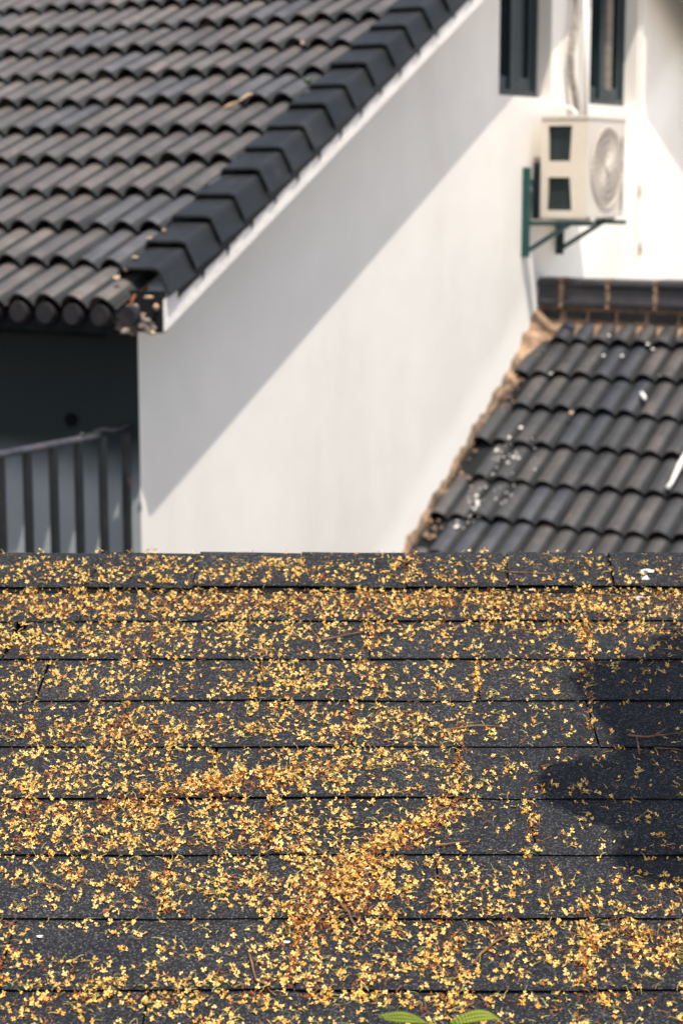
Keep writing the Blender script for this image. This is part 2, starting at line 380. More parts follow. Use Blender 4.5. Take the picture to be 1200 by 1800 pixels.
# verge cap tiles: trough shaped covers stepping up the verge, each a part
def cap(gt, slope_sign, rg):
    """gt: lower end"""
    up = UP if slope_sign > 0 else UP2
    nr = NR if slope_sign > 0 else NR2
    L = .185 * math.sqrt(1 + SLOPE ** 2) + .03
    eo = EA + D
    sec = [(-4.690 - EA, .150), (-4.682 - EA, .186), (-4.670 - EA, .196), (-4.515 - EA, .197), (-4.497 - EA, .192), (-4.487 - EA, .180), (eo - EA + .016, .102), (eo - EA + .010, .096)]
    vs = []; n = len(sec); jt = rg.uniform(-.004, .004)
    for lay in (0, 1):
        for end in (0, 1):
            for i, (de, h) in enumerate(sec):
                k_ = 1 if end == 0 else 0
                hh = h + (.022 + jt if k_ else -.008); dd = de + (.012 if (k_ and i > 3) else -.003 if i > 3 else 0)
                if lay:                                   # inner shell
                    hh -= .009 if i < 6 else 0; dd -= .009 if i >= 5 else (-.009 if i < 2 else 0)
                vs.append(W(EA + dd, gt - .09 * slope_sign, vline(gt) - .047) + Z * (hh * 1.13) + up * (L if end else 0))
    fs = []
    for i in range(n - 1):
        fs.append((i, i + 1, n + i + 1, n + i)); fs.append((2 * n + i + 1, 2 * n + i, 3 * n + i, 3 * n + i + 1)); fs.append((i + 1, i, 2 * n + i, 2 * n + i + 1))
        fs.append((n + i, n + i + 1, 3 * n + i + 1, 3 * n + i))
    fs.append((0, n, 3 * n, 2 * n)); fs.append((n - 1, 3 * n - 1, 4 * n - 1, 2 * n - 1))
    mb = MB(); mb.add(vs, fs); o = mb.build('verge_tile', M['tile_cap'], house)
    return o
rg = random.Random(5)
CAP0 = 6.36
ncap = int((GA - CAP0) / .185) + 1
for i in range(ncap): cap(CAP0 + .185 * i + rg.uniform(-.006, .006), 1, rg)
# dark mortar line between caps and board; its teeth paint the caps' shadow
mb = MB()
for i in range(ncap * 6):
    gg = CAP0 + i * .185 / 6; g2 = gg + .185 / 6
    if gg > GA - .1: break
    d0 = .082 - .006 * rg.random(); d1 = .082 - .006 * rg.random(); dt = .045 if i % 6 == 5 else 0
    eo = EA + D
    mb.add([W(eo + .004, gg, vline(gg) + d0), W(eo + .004, g2, vline(g2) + d1), W(eo + .008, g2, vline(g2) + .125), W(eo + .008, gg, vline(gg) + .125)], [(0, 1, 2, 3)])
    if dt: mb.add([W(eo + .005, g2 - .022, vline(g2 - .022) + .085), W(eo + .005, g2 - .010, vline(g2 - .010) + .085 - dt * rg.uniform(.6, 1.1)), W(eo + .005, g2 + .008, vline(g2 + .008) + .085)], [(0, 1, 2)])
mb.build('pointing_cap_shadow', M['tile_cap'], house)
# ridge along the top
mb = MB(); mb.tube([W(ELEFT, GA, ZA + .2), W(EA + D, GA, ZA + .2)], .1, 14); mb.build('ridge_tiles', M['tile_cap'], house)

# broken mortar and husks around the lower end of the verge
def blob(c, r, seed, sq=(1, 1, 1), sub=2, jag=.35):
    bm = bmesh.new(); bmesh.ops.create_icosphere(bm, subdivisions=sub, radius=1)
    mb = MB(); vs = []
    for v in bm.verts:
        n_ = noise.noise(v.co * 1.7 + Vector((seed, seed * .7, 1.3)))
        vs.append(Vector(c) + Vector((v.co.x * sq[0], v.co.y * sq[1], v.co.z * sq[2])) * r * (1 + jag * n_ * 2))
    fs = [[v.index for v in f.verts] for f in bm.faces]; bm.free()
    mb.add(vs, fs); return mb
mb = MB(); 
mb.box(W(EA + .04, GE - .012, vline(GE) - .003), E * (D - .043), G * .03, Z * .165)  # dark box painting the shade of the hollow under the lowest cap
mb.build('verge_end_shade', M['soffit'], house)
mb = MB()
for (de, dz, r_, sd_) in ((.10, .02, .036, 2), (.15, .045, .026, 5), (.065, .05, .028, 7), (.19, .02, .024, 9), (.12, .085, .022, 12)):
    b_ = blob(W(EA + de, GE - .03, vline(GE) + dz), r_, sd_ * 1.3, (1.1, .8, .8), 3, .55); mb.add(b_.v, b_.f)
mb.build('verge_mortar_end', M['endmortar'], house)

# ------------------------------------------------------------------ lower tiled roof against the gable
SL2 = .663
def lz(gg): return -.855 + SL2 * (gg - 10.425)
wing = empty('house_wing', W(EA, 8.5, -H), 'low wing with a dark tiled roof and black ridge against the white gable', 'house')
UPL = (G + Z * SL2).normalized(); NL = E.cross(UPL).normalized(); NL = NL if NL.z > 0 else -NL
mb = MB(); vs = []
for ee in (EA + .002, EA + 3.8):
    for gg, hh in ((6.9, -.02), (10.44, -.02), (10.44, -.14), (6.9, -.14)): vs.append(W(ee, gg, lz(gg) + hh))
mb.add(vs, [(3, 2, 1, 0), (4, 5, 6, 7), (0, 1, 5, 4), (1, 2, 6, 5), (2, 3, 7, 6), (3, 0, 4, 7)])
mb.build('roof_deck', M['soffit'], wing)
LG = .25 * math.sqrt(1 + SL2 ** 2)
mb = MB(); rng = random.Random(11)
base = W(EA + .01, 10.255 - .25 * 13, lz(10.255 - .25 * 13) - .035)
tile_field(mb, base, E, UPL, NL, 15, 14, LG, rng, PER=.124, stag=.5, amp0=.032, amp1=.054, lift=.028)
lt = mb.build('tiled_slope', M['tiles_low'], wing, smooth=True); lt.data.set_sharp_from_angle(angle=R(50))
# walls of the wing
mb = MB(); mb.ebox(EA + .003, EA + 3.6, 7.2, 10.5, -H, lz(7.2) - .16); mb.build('wing_wall', M['plaster'], wing)
mb = MB(); mb.ebox(EA + .003, EA + 3.6, 10.30, 10.5, lz(7.2) - .16, -1.02); mb.build('wing_wall', M['plaster'], wing)
# ridge: glazed trough tiles over a brick course in tan mortar
RG = 10.40
mb = MB()
N_ = 60
for i in range(N_):
    e0 = EA + .004 + i * 3.7 / N_; e1 = e0 + 3.7 / N_
    a0 = noise.noise(Vector((e0 * 9, 0, 0))) * .012; a1 = noise.noise(Vector((e1 * 9, 0, 0))) * .012
    b0 = noise.noise(Vector((e0 * 14, 5, 0))) * .018; b1 = noise.noise(Vector((e1 * 14, 5, 0))) * .018
    mb.add([W(e0, RG - .10 + a0, -.950 + b0), W(e1, RG - .10 + a1, -.950 + b1), W(e1, RG - .022 + a1 * .4, -.865), W(e0, RG - .022 + a0 * .4, -.865),
            W(e0, RG - .022 + a0 * .3, -.765), W(e1, RG - .022 + a1 * .3, -.765), W(e0, RG + .06, -.765), W(e1, RG + .06, -.765)],
           [(0, 1, 2, 3), (3, 2, 5, 4), (4, 5, 7, 6)])
mb.build('ridge_mortar', M['tanmortar'], wing, smooth=True)
rr = random.Random(8)
jx = EA + .012
bx = [(.02, .135), (.175, .30), (.325, .475), (.50, .66), (.685, .85), (.875, 1.03)] + [(1.05 + .18 * i, 1.21 + .18 * i) for i in range(14)]
for a, b in bx:
    mb = MB(); mb.ebox(EA + a, EA + b, RG - .036, RG, -.845 + rr.uniform(-.003, .003), -.798); mb.build('ridge_brick', M['tile_cap'], wing, bevel=.004)
for i in range(13):
    e0 = EA + (.012 if i == 0 else .155 + .288 * (i - 1) + .012); e1 = EA + .155 + .288 * i - .012 if i else EA + .145
    # trough profile
    sec = [(-.060, -.770), (-.066, -.745), (-.052, -.715), (-.044, -.665), (-.050, -.655), (-.064, -.648), (-.066, -.628), (-.050, -.612), (.05, -.606), (.07, -.66), (.07, -.770)]
    vs = []; n = len(sec); dz = rr.uniform(-.004, .004)
    for ee in (e0, e1):
        for gg, zz in sec: vs.append(W(ee, RG + gg, zz + dz))
    fs = [(k, (k + 1) % n, n + (k + 1) % n, n + k) for k in range(n)] + [tuple(range(n))[::-1], tuple(range(n, 2 * n))]
    mb = MB(); mb.add(vs, fs); mb.build('ridge_tile', M['ridge_tile'], wing, bevel=.003)
    if i < 12:
        mb = MB(); em = EA + .155 + .288 * i
        for k in range(9):
            zz = -.775 + k * .0188; w_ = .010 + rr.uniform(0, .007)
            mb.box(W(em - w_ + rr.uniform(-.003, .003), RG - .050 - rr.uniform(.0, .012), zz), E * 2 * w_, G * .09, Z * .0190)
        mb.build('ridge_joint', M['tanmortar'], wing)
# ragged mortar flashing where tiles meet the wall
mb = MB(); NS = 150; rows = []
for i in range(NS + 1):
    gg = 7.0 + (10.43 - 7.0) * i / NS
    n1 = noise.noise(Vector((gg * 7, 1, 0))); n2 = noise.noise(Vector((gg * 17, 3, 0))); n3 = noise.noise(Vector((gg * 11, 9, 0)))
    st = (gg % .25) / .25
    w_ = .012 + .045 * n1 + .04 * n2 + (.10 if gg > 10.1 else .05 * max(0, (gg - 9.5) / .6)); hh = .022 + .045 * n3 + .035 * n2 + .03 * (1 - st) + (.06 if gg > 10.15 else 0)
    rows.append([W(EA + .002, gg, lz(gg) + hh + .01), W(EA + .014, gg, lz(gg) + hh), W(EA + .02 + w_ * .5, gg, lz(gg) + .022 + .01 * n2), W(EA + .01 + w_, gg, lz(gg) - .02)])
for i, (a, b) in enumerate(zip(rows[:-1], rows[1:])):
    gg = 7.0 + 3.43 * i / NS
    for k in range(3): mb.add([a[k], a[k + 1], b[k + 1], b[k]], [(0, 1, 2, 3)], 0 if gg > 10.05 or noise.noise(Vector((gg * 9, 31, 0))) > .12 else 1)
mb.build('wall_flashing', [M['tanmortar'], M['dirtmortar'], M['tile_dark']], wing)
rc_ = random.Random(77); mb = MB()
for i in range(130):                                   # crumbs of mortar on the tiles along the edge
    gg = rc_.uniform(7.9, 10.35); ee = EA + .02 + abs(rc_.gauss(0, .05)) + (.03 if gg > 9.9 else 0); s_ = rc_.uniform(.004, .013)
    q0 = W(ee, gg, lz(gg) + .012)
    mb.box(q0, (E + Z * rc_.uniform(-.3, .3)) * s_ * 1.6, (G + E * rc_.uniform(-.6, .6)) * s_ * 1.4, Z * s_)
tag(mb.build('mortar_crumbs', M['tanmortar'], wing), kind='stuff')

# ------------------------------------------------------------------ air conditioner on its bracket
acx0, acx1 = EA + .075, EA + .36       # back and front
acg0, acg1 = 10.205, 10.755
acz0, acz1 = -.262, .290
ac = empty('air_conditioner', W((acx0 + acx1) / 2, (acg0 + acg1) / 2, acz0), 'cream outdoor air conditioner unit with a round fan grille, mounted on the white gable wall', 'air conditioner')
mb = MB(); t = .012
# side facing the camera with two openings: build as frame pieces
def side_pt(u, v): return W(acx0 + u * (acx1 - acx0), acg0, acz0 + v * (acz1 - acz0))
us = [0, .16, .66, 1.0]
hol = [((.175, .655), (.59, .93), (.655, .60)), ((.19, .66), (.09, .44), (.66, .62))]
outer = [(0, 0), (1, 0), (1, 1), (0, 1)]
# polygons around two trapezoid holes
h1 = [(.155, .575), (.625, .575), (.66, .93), (.145, .93)]
h2 = [(.13, .075), (.68, .075), (.63, .41), (.165, .41)]
P = side_pt
quads = [[(0, 0), (1, 0), h2[1], h2[0]], [(0, 0), h2[0], h2[3], (0, .5)], [(1, 0), (1, .5), h2[2], h2[1]],
         [h2[3], h2[2], (1, .5), (0, .5)], [(0, .5), (1, .5), h1[1], h1[0]], [(0, .5), h1[0], h1[3], (0, 1)],
         [(1, .5), (1, 1), h1[2], h1[1]], [(0, 1), h1[3], h1[2], (1, 1)]]
for qd in quads: mb.add([P(*p) for p in qd], [(0, 1, 2, 3)])
for hh in (h1, h2):
    for i in range(4):
        a, b = hh[i], hh[(i + 1) % 4]
        mb.add([P(*a), P(*b), P(*b) + G * .02, P(*a) + G * .02], [(0, 1, 2, 3)])
V = lambda e_, g_, z_: W(e_, g_, z_)
mb.add([V(acx0, acg0, acz1), V(acx1, acg0, acz1), V(acx1, acg1, acz1), V(acx0, acg1, acz1)], [(0, 1, 2, 3)])
mb.add([V(acx0, acg0, acz0), V(acx1, acg0, acz0), V(acx1, acg1, acz0), V(acx0, acg1, acz0)], [(3, 2, 1, 0)])
mb.add([V(acx0, acg1, acz0), V(acx1, acg1, acz0), V(acx1, acg1, acz1), V(acx0, acg1, acz1)], [(0, 1, 2, 3)])
mb.add([V(acx0, acg0, acz0), V(acx0, acg1, acz0), V(acx0, acg1, acz1), V(acx0, acg0, acz1)], [(0, 1, 2, 3)])
# overhanging lid rim
mb.ebox(acx0 - .004, acx1 + .006, acg0 - .006, acg1 + .004, acz1 + .001, acz1 + .016)
mb.build('casing', M['acshell'], ac)
# front panel with round opening
fc = ((acg0 + acg1) / 2 - .005, (acz0 + acz1) / 2 + .005); FR = .226
NSEG = 48; mb = MB(); ring = []; outr = []
for i in range(NSEG):
    a = 2 * math.pi * i / NSEG; dx, dz = math.cos(a), math.sin(a)
    ring.append(V(acx1, fc[0] + FR * dx, fc[1] + FR * dz))
    k_ = min((acg1 - fc[0] if dx > 0 else fc[0] - acg0) / max(abs(dx), 1e-6), (acz1 - fc[1] if dz > 0 else fc[1] - acz0) / max(abs(dz), 1e-6))
    outr.append(V(acx1, fc[0] + k_ * dx, fc[1] + k_ * dz))
for i in range(NSEG):
    j = (i + 1) % NSEG; mb.add([ring[i], outr[i], outr[j], ring[j]], [(0, 1, 2, 3)])
    mb.add([ring[i], ring[j], ring[j] - E * .02, ring[i] - E * .02], [(0, 1, 2, 3)])
for gg, zz in ((acg0, acz0), (acg1, acz0), (acg0, acz1), (acg1, acz1)):
    pass
mb.build('front_panel', M['acfront'], ac)
mb = MB(); mb.tube([V(acx1 - .018, *fc), V(acx1 - .010, *fc)], FR - .005, 40); mb.build('fan_recess', M['recess'], ac)
# grille: domed swirling ribs and rings
mb = MB()
for r_ in (.03, .075, .12, .165, .205, .226):
    pts = [V(acx1 + .008, fc[0] + r_ * math.cos(a), fc[1] + r_ * math.sin(a)) for a in [2 * math.pi * i / 40 for i in range(41)]]
    mb.tube(pts, .0045 if r_ > .22 else .0022, 5, caps=False)
for i in range(34):
    pts = []
    for k in range(7):
        rr_ = .03 + (.224 - .03) * k / 6; a = 2 * math.pi * i / 34 + .42 * (k / 6)
        pts.append(V(acx1 + .006, fc[0] + rr_ * math.cos(a), fc[1] + rr_ * math.sin(a)))
    mb.tube(pts, .0036, 5)
mb.tube([V(acx1 + .012, *fc), V(acx1 + .022, *fc)], .03, 20)
mb.build('fan_grille', M['acfront'], ac)
mb = MB()
for hh, zz in ((h1, 0), (h2, 0)):
    u0 = min(p[0] for p in hh); u1 = max(p[0] for p in hh); v0 = min(p[1] for p in hh); v1 = max(p[1] for p in hh)
    mb.box(P(u0, v0) + G * .022, E * ((u1 - u0) * (acx1 - acx0)), G * .004, Z * ((v1 - v0) * (acz1 - acz0)))
mb.build('condenser_coil', M['fins'], ac)
for gg in (acg0 + .10, acg1 - .10):
    mb = MB(); mb.ebox(acx0 + .03, acx1 - .0, gg - .025, gg + .025, acz0 - .018, acz0 - .001); mb.build('foot', M['pvc'], ac)
mb = MB(); mb.ebox(acx1 + .001, acx1 + .012, acg1 - .06, acg1 - .045, acz0 + .04, acz0 + .46); mb.build('handle_strip', M['hose'], ac, bevel=.003)

br = empty('wall_bracket', W(EA, 10.4, -.5), 'dark green steel bracket bolted to the white wall, carrying the air conditioner', 'bracket')
for k, gg in enumerate((10.12, 10.60)):
    mt = M['green'] if k == 0 else M['greendark']
    mb = MB(); mb.ebox(EA + .002, EA + .052, gg, gg + .005, -.485, .02 if k == 0 else -.28); mb.ebox(EA + .002, EA + .006, gg + .004, gg + .035, -.485, .02 if k == 0 else -.28)
    mb.build('upright', mt, br)
    mb = MB(); mb.ebox(EA + .006, EA + .43, gg + .002, gg + .036, -.304, -.281); mb.build('arm', M['greendark'], br, bevel=.002)
    mb = MB()
    a = W(EA + .02, gg + .018, -.47); b = W(EA + .30, gg + .018, -.30); d = (b - a)
    mb.box(a - G * .016, d, G * .032, Z * .026); mb.build('brace', M['greendark'], br)
    for zz in (-.44, -.36, -.1):
        if k and zz > -.2: continue
        mb = MB(); mb.tube([W(EA + .036, gg + .012, zz), W(EA + .05, gg + .012, zz)], .008, 8); mb.build('bolt', M['pvc'], br)
# shutter strip: dark board on the wall behind the unit
mb = MB(); mb.ebox(EA + .03, EA + .068, 10.20, 10.26, -.27, .05); mb.build('back_plate', M['frame'], br)

# hose and pipes coming down from the top to the unit
def px(u, v, plane_e):                 # point of the gable-parallel plane seen in that direction (used once, to measure the run)
    F_ = Vector((0, math.cos(PITCH), -math.sin(PITCH))); U_ = Vector((0, math.sin(PITCH), math.cos(PITCH)))
    r = F_ + Vector((1, 0, 0)) * (u - 600) / FPX - U_ * (v - 900) / FPX
    return Vector((0, 0, H)) + r * (plane_e / r.dot(E))
pts = [px(*p, EA + .045) for p in ((1014, -60), (1013, 20), (1008, 60), (1003, 95), (1004, 130), (1010, 165), (1014, 190), (1013, 214))]
mb = MB(); P2 = []
for a, b in zip(pts[:-1], pts[1:]):
    for k in range(8): P2.append(a.lerp(b, k / 8))
rad = [.021 + .003 * math.sin(i * 2.4) for i in range(len(P2))]
mb.tube(P2, rad, 10); h = mb.build('refrigerant_hose', M['hose'], smooth=True)
tag(h, 'grey wrapped hose snaking down the white wall between the two windows', 'hose')
mb = MB(); mb.tube([px(1028, -60, EA + .05), px(1028, 214, EA + .05)], .0175, 12)
tag(mb.build('downpipe', M['pvc'], smooth=True), 'straight white plastic pipe running down the wall beside the grey hose', 'pipe')
mb = MB(); c = W(acx0 + .10, acg0 + .10, acz1 + .016)
mb.tube([c + E * (.07 * math.cos(a)) + Z * (.05 * math.sin(a)) for a in [math.pi * i / 12 for i in range(13)]], .010, 8)
tag(mb.build('pipe_loop', M['pvc'], smooth=True), 'small white loop of tubing rising over the top of the air conditioner', 'pipe')
mb = MB(); mb.tube([W(EA + .008, 11.86, 1.2), W(EA + .008, 11.86, -.60)], .006, 8)
tag(mb.build('wall_cable', M['pvc']), 'thin white cable running down the wall right of the far window', 'cable')
for (gg, zz, s_) in ((11.885, -.135, .028), (11.93, -.50, .026)):
    mb = blob(W(EA + .006, gg, zz), s_, gg * 3, (.45, .45, 1.5), 2)
    tag(mb.build('wall_stain_patch', M['tanmortar']), 'brown chipped hole in the white wall right of the air conditioner' if zz > -.3 else 'brown chipped hole in the white wall just above the black ridge', 'wall damage')

# ------------------------------------------------------------------ balcony railing at the lower left
rail = empty('balcony_railing', W(-4.76, 5.2, -1.9), 'weathered dark iron balcony railing with square bars in front of the shaded wall', 'railing')
ER = -4.745
def rpt(gg, z): return W(ER, gg, z)
ZR = -1.055
gl = [6.385 - .1585 * i for i in range(0, 12)]
mb = MB(); top = [W(ER, 6.30 - .1 * i, ZR + .001 * noise.noise(Vector((i * .9, 0, 0)))) for i in range(20)]
mb.tube(top[1:], .016, 8); mb.build('top_rail', M['railtop'], rail, smooth=True)
mb = MB(); scr = []
for i in range(13):
    gg = 6.42 - .028 * i; scr.append(W(ER, gg, ZR + .014 + .007 * math.sin(i * 1.1)))
mb.tube(scr, .012, 8); mb.build('scroll', M['iron'], rail, smooth=True)
mb = MB(); mb.ebox(ER - .012, ER + .012, 4.4, 6.40, -1.95, -1.925); mb.build('bottom_rail', M['iron'], rail)
for gg in gl:
    mb = MB(); mb.ebox(ER - .015, ER + .015, gg - .013, gg + .013, -1.924, ZR - .008); mb.build('baluster', M['iron'], rail, bevel=.002)
mb = MB(); mb.ebox(-8, ER + .04, 4.3, 6.42, -2.10, -1.97)
mb.build('balcony_slab', M['plaster_dark'], house)

# ------------------------------------------------------------------ husks and wire at the verge end
dl = [((205, 490), .022), ((238, 452), .014), ((222, 472), .016), ((262, 418), .012), ((288, 405), .013), ((215, 505), .016), ((240, 505), .014), ((262, 522), .020), ((275, 540), .022), ((286, 556), .018), ((268, 585), .017), ((284, 577), .015), ((296, 568), .014), ((252, 552), .012)]
for i, ((u, v), s_) in enumerate(dl):
    ee = EA + D - .02 if i > 6 else EA + .06
    cpt = px(u, v, ee)
    mb = blob(cpt, s_ * .72, i * 1.9 + 1, (1.3 if i % 2 else .8, .7, .45 if i % 2 else .8), 2, .4)
    tag(mb.build('dry_husk', M['dryleaf'], smooth=True), 'pale dry husk caught at the broken lower end of the verge tiles', 'husk', 'husks at the verge end')
mb = MB(); mb.tube([px(229, 562, EA + .12), px(231, 530, EA + .12), px(236, 520, EA + .12), px(258, 505, EA + .12)], .006, 6)
tag(mb.build('rusty_wire', M['rust']), 'short bent rusty wire hanging from the corner of the tiled roof', 'wire')

# ------------------------------------------------------------------ specks on the tiled roofs
def on_lower(u, v, h=.035):
    F_ = Vector((0, math.cos(PITCH), -math.sin(PITCH))); U_ = Vector((0, math.sin(PITCH), math.cos(PITCH)))
    r = F_ + Vector((1, 0, 0)) * (u - 600) / FPX - U_ * (v - 900) / FPX
    p0 = W(EA, 10.425, -.855 + h); o = Vector((0, 0, H))
    return o + r * ((p0 - o).dot(NL) / r.dot(NL))
sp = [(1070, 589), (1093, 590), (1093, 625), (1147, 613), (1035, 645), (968, 656), (1000, 700), (1003, 703), (1138, 604), (1060, 625), (1160, 660)]
rs = random.Random(21)
for i in range(160):
    a = rs.random(); cx = 900 - 120 * a + rs.gauss(0, 32); cy = 760 + 180 * a + rs.gauss(0, 26)
    if cx < 745 + (965 - cy) * .56 + 20 or cy > 975: continue
    sp.append((cx, cy))
mb = MB()
for i, (u, v) in enumerate(sp):
    s_ = rs.choice([.003, .0045, .006, .010]) if i > 10 else .009
    p = on_lower(u, v, .038); a0 = rs.uniform(0, 6)
    n = 7; vs = [p + NL * .004] + [p + (E * math.cos(a0 + k * 6.283 / n) + UPL * math.sin(a0 + k * 6.283 / n)) * s_ * rs.uniform(.7, 1.3) for k in range(n)]
    mb.add(vs, [(0, 1 + k, 1 + (k + 1) % n) for k in range(n)])
tag(mb.build('bird_droppings', M['white']), 'scatter of tiny white bird droppings on the dark lower roof tiles by the wall', 'droppings', kind='stuff')
def scrap(pts, w, name, label, cat, m_, surf):
    mb = MB(); P3 = [surf(*p) for p in pts]
    mb.tube(P3, w, 7); return tag(mb.build(name, m_, smooth=True), label, cat)
scrap([(1173, 858), (1180, 848), (1186, 835), (1194, 818), (1206, 796)], [.014, .010, .013, .016, .012], 'white_scrap', 'long white plastic scrap lying down the dark tiles at the right edge', 'scrap', M['white'], lambda u, v: on_lower(u, v, .055))
scrap([(1127, 690), (1131, 697), (1134, 702)], [.010, .013, .007], 'white_scrap', 'short white scrap lying in the middle of the dark lower roof', 'scrap', M['white'], lambda u, v: on_lower(u, v, .05))
scrap([(1000, 727), (1007, 725)], [.012, .010], 'orange_husk', 'small orange husk on the edge of a dark lower roof tile', 'husk', M['dryleaf'], lambda u, v: on_lower(u, v, .055))
def on_main(u, v, h=.19):
    F_ = Vector((0, math.cos(PITCH), -math.sin(PITCH))); U_ = Vector((0, math.sin(PITCH), math.cos(PITCH)))
    r = F_ + Vector((1, 0, 0)) * (u - 600) / FPX - U_ * (v - 900) / FPX
    o = Vector((0, 0, H)); p0 = W(EA, 8, vline(8) + h)
    return o + r * ((p0 - o).dot(NR) / r.dot(NR))
scrap([(392, 190), (405, 183), (418, 178), (436, 166), (455, 165), (470, 168)], [.004, .007, .003, .008, .003, .002], 'dry_twig', 'dry twig with husks lying on the main roof tiles above the verge caps', 'twig', M['dryleaf'], lambda u, v: on_main(u, v, .2))
scrap([(529, 76), (534, 75)], [.011, .010], 'dry_husk_speck', 'single tan husk resting on a tile edge near the top of the main roof', 'husk', M['dryleaf'], on_main)
scrap([(535, 140), (541, 142), (546, 139)], [.010, .014, .008], 'moss_tuft', 'small dark green moss tuft between the main roof tiles and the verge caps', 'moss', M['leafdark'], on_main)

# ------------------------------------------------------------------ the near roof with mineral felt shingles
TH = R(10.04)
SU = Vector((0, math.cos(TH), math.sin(TH))); SN = Vector((0, -math.sin(TH), math.cos(TH))); SX = Vector((1, 0, 0))
OFFN = 1.2436 * math.cos(R(20.05)) + .004
# plane point at slope distance s from the depth-zero line
F0 = Vector((0, math.cos(PITCH), -math.sin(PITCH)))
_p0 = Vector((0, 0, H)) - SN * OFFN
_t0 = -(_p0 - Vector((0, 0, H))).dot(F0) / SU.dot(F0)
def S(x, s, h=0): return _p0 + SU * (_t0 + s) + SX * x + SN * h
EXPO = .14
S_R = 3.414                               # ridge
def s_line(n): return 3.283 - EXPO * n    # lower edge of course n (n=0 is the cap flap)
def s_of_py(py): return 3.283 * 1371 / (py + 341)
def to_px(P):
    d = P - Vector((0, 0, H)); U_ = Vector((0, math.sin(PITCH), math.cos(PITCH))); z = d.dot(F0)
    return 600 + FPX * d.x / z, 900 - FPX * d.dot(U_) / z
def x_of_px(u, s): return (u - 600) / FPX * (s * math.cos(R(20.05)))

near = empty('shingle_roofed_building', Vector((0, 2.0, 0)), 'near building whose low grey felt shingle roof is strewn with fallen yellow blossoms', 'building')
XL, XR = -2.6, 2.6
mb = MB()
mb.add([S(XL, .2, -.012), S(XR, .2, -.012), S(XR, S_R, -.012), S(XL, S_R, -.012)], [(0, 1, 2, 3)])
mb.build('underlay', M['feltedge'], near)
# roof box and back slope
SB = Vector((0, math.cos(R(22)), -math.sin(R(22))))
pr = S(0, S_R, -.02)
mb = MB()
a = S(XL, .2, -.014); b = S(XR, .2, -.014); c = S(XR, S_R, -.014); d = S(XL, S_R, -.014)
e_ = d + SB * 2.6; f_ = c + SB * 2.6
mb.add([d, c, f_, e_], [(0, 1, 2, 3)])
mb.build('back_slope', M['felt'], near)
mb = MB()
y0 = a.y + .25; y1 = e_.y - .25; zt = min(a.z, e_.z) - .05
mb.box(Vector((XL + .2, y0, 0)), SX * (XR - XL - .4), Vector((0, y1 - y0, 0)), Z * zt)
mb.build('building_wall', M['plaster_grey'], near)

# slots between tabs, read along each course
slots_px = {1: [150, 507, 868], 2: [18, 270, 648, 1033], 3: [75, 455, 838], 4: [215, 617, 1041], 5: [375, 806], 6: [40, 475, 935], 7: [292, 771], 8: [12, 520, 1030], 9: [250, 790]}
TABW = .318
rk = random.Random(4)
slots = {}
for n in range(1, 19):
    sm = s_line(n) + .07
    if n in slots_px:
        xs = [x_of_px(u, sm) for u in slots_px[n]]
    else: xs = [rk.uniform(-.15, .15)]
    while xs[0] > XL: xs.insert(0, xs[0] - TABW * rk.uniform(.98, 1.02))
    while xs[-1] < XR: xs.append(xs[-1] + TABW * rk.uniform(.98, 1.02))
    slots[n] = xs
mb = MB()
def hsurf(n, x, s):                       # height of the top face of course n
    k = (s - s_line(n)) / EXPO
    return .0052 - .0039 * k + .0010 * noise.noise(Vector((x * 5, n * 3.1, s * 3))) + (.0016 * noise.noise(Vector((x * 3.3, n * 7.7, 0))) + .0004) * max(0, 1 - k * 3)
def edge(n, x): return s_line(n) + .0030 * noise.noise(Vector((x * 4, n * 5.3, 2))) + .0008 * noise.noise(Vector((x * 22, n * 5.3, 7)))
for n in range(1, 19):
    xs = slots[n]
    for a, b in zip(xs[:-1], xs[1:]):
        gapw = rk.uniform(.0007, .0017); dj = rk.uniform(-.0015, .0015)
        slant = .018 if (n == 2 and abs(a - x_of_px(18, s_line(2) + .07)) < .02) else rk.uniform(-.0015, .0015)
        x0 = a + gapw; x1 = b - gapw; NXX = 14
        cols = []
        for i in range(NXX + 1):
            x = x0 + (x1 - x0) * i / NXX; sk = slant * (1 - i / NXX); s0 = edge(n, x) + dj
            col = []
            for s in (s0, s0 + .004, s0 + .03, s0 + .07, s0 + .12, s_line(n) + EXPO + .012):
                xx = x + sk * ((s - s0) / EXPO - .0)
                hh = hsurf(n, x, s) - (.0008 if s == s0 else 0)
                col.append(S(xx, s, hh))
            col.append(S(x, s0 + .0035, hsurf(n, x, s0) - .0030))        # undercut lip
            col.append(S(x, s0 + .02, -.006))
            cols.append(col)
        for i in range(NXX):
            c0, c1 = cols[i], cols[i + 1]
            for k in range(5): mb.add([c0[k], c1[k], c1[k + 1], c0[k + 1]], [(0, 1, 2, 3)], 0)
            mb.add([c1[0], c0[0], c0[6], c1[6]], [(0, 1, 2, 3)], 1); mb.add([c1[6], c0[6], c0[7], c1[7]], [(0, 1, 2, 3)], 1)
        for cc, fl in ((cols[0], 1), (cols[-1], 0)):
            for k in range(5):
                p, q_ = cc[k], cc[k + 1]; vs = [p, q_, q_ - SN * .008, p - SN * .008]
                mb.add(vs if fl else vs[::-1], [(3, 2, 1, 0)], 1)
mb.build('felt_shingles', [M['felt'], M['feltedge']], near, smooth=False)
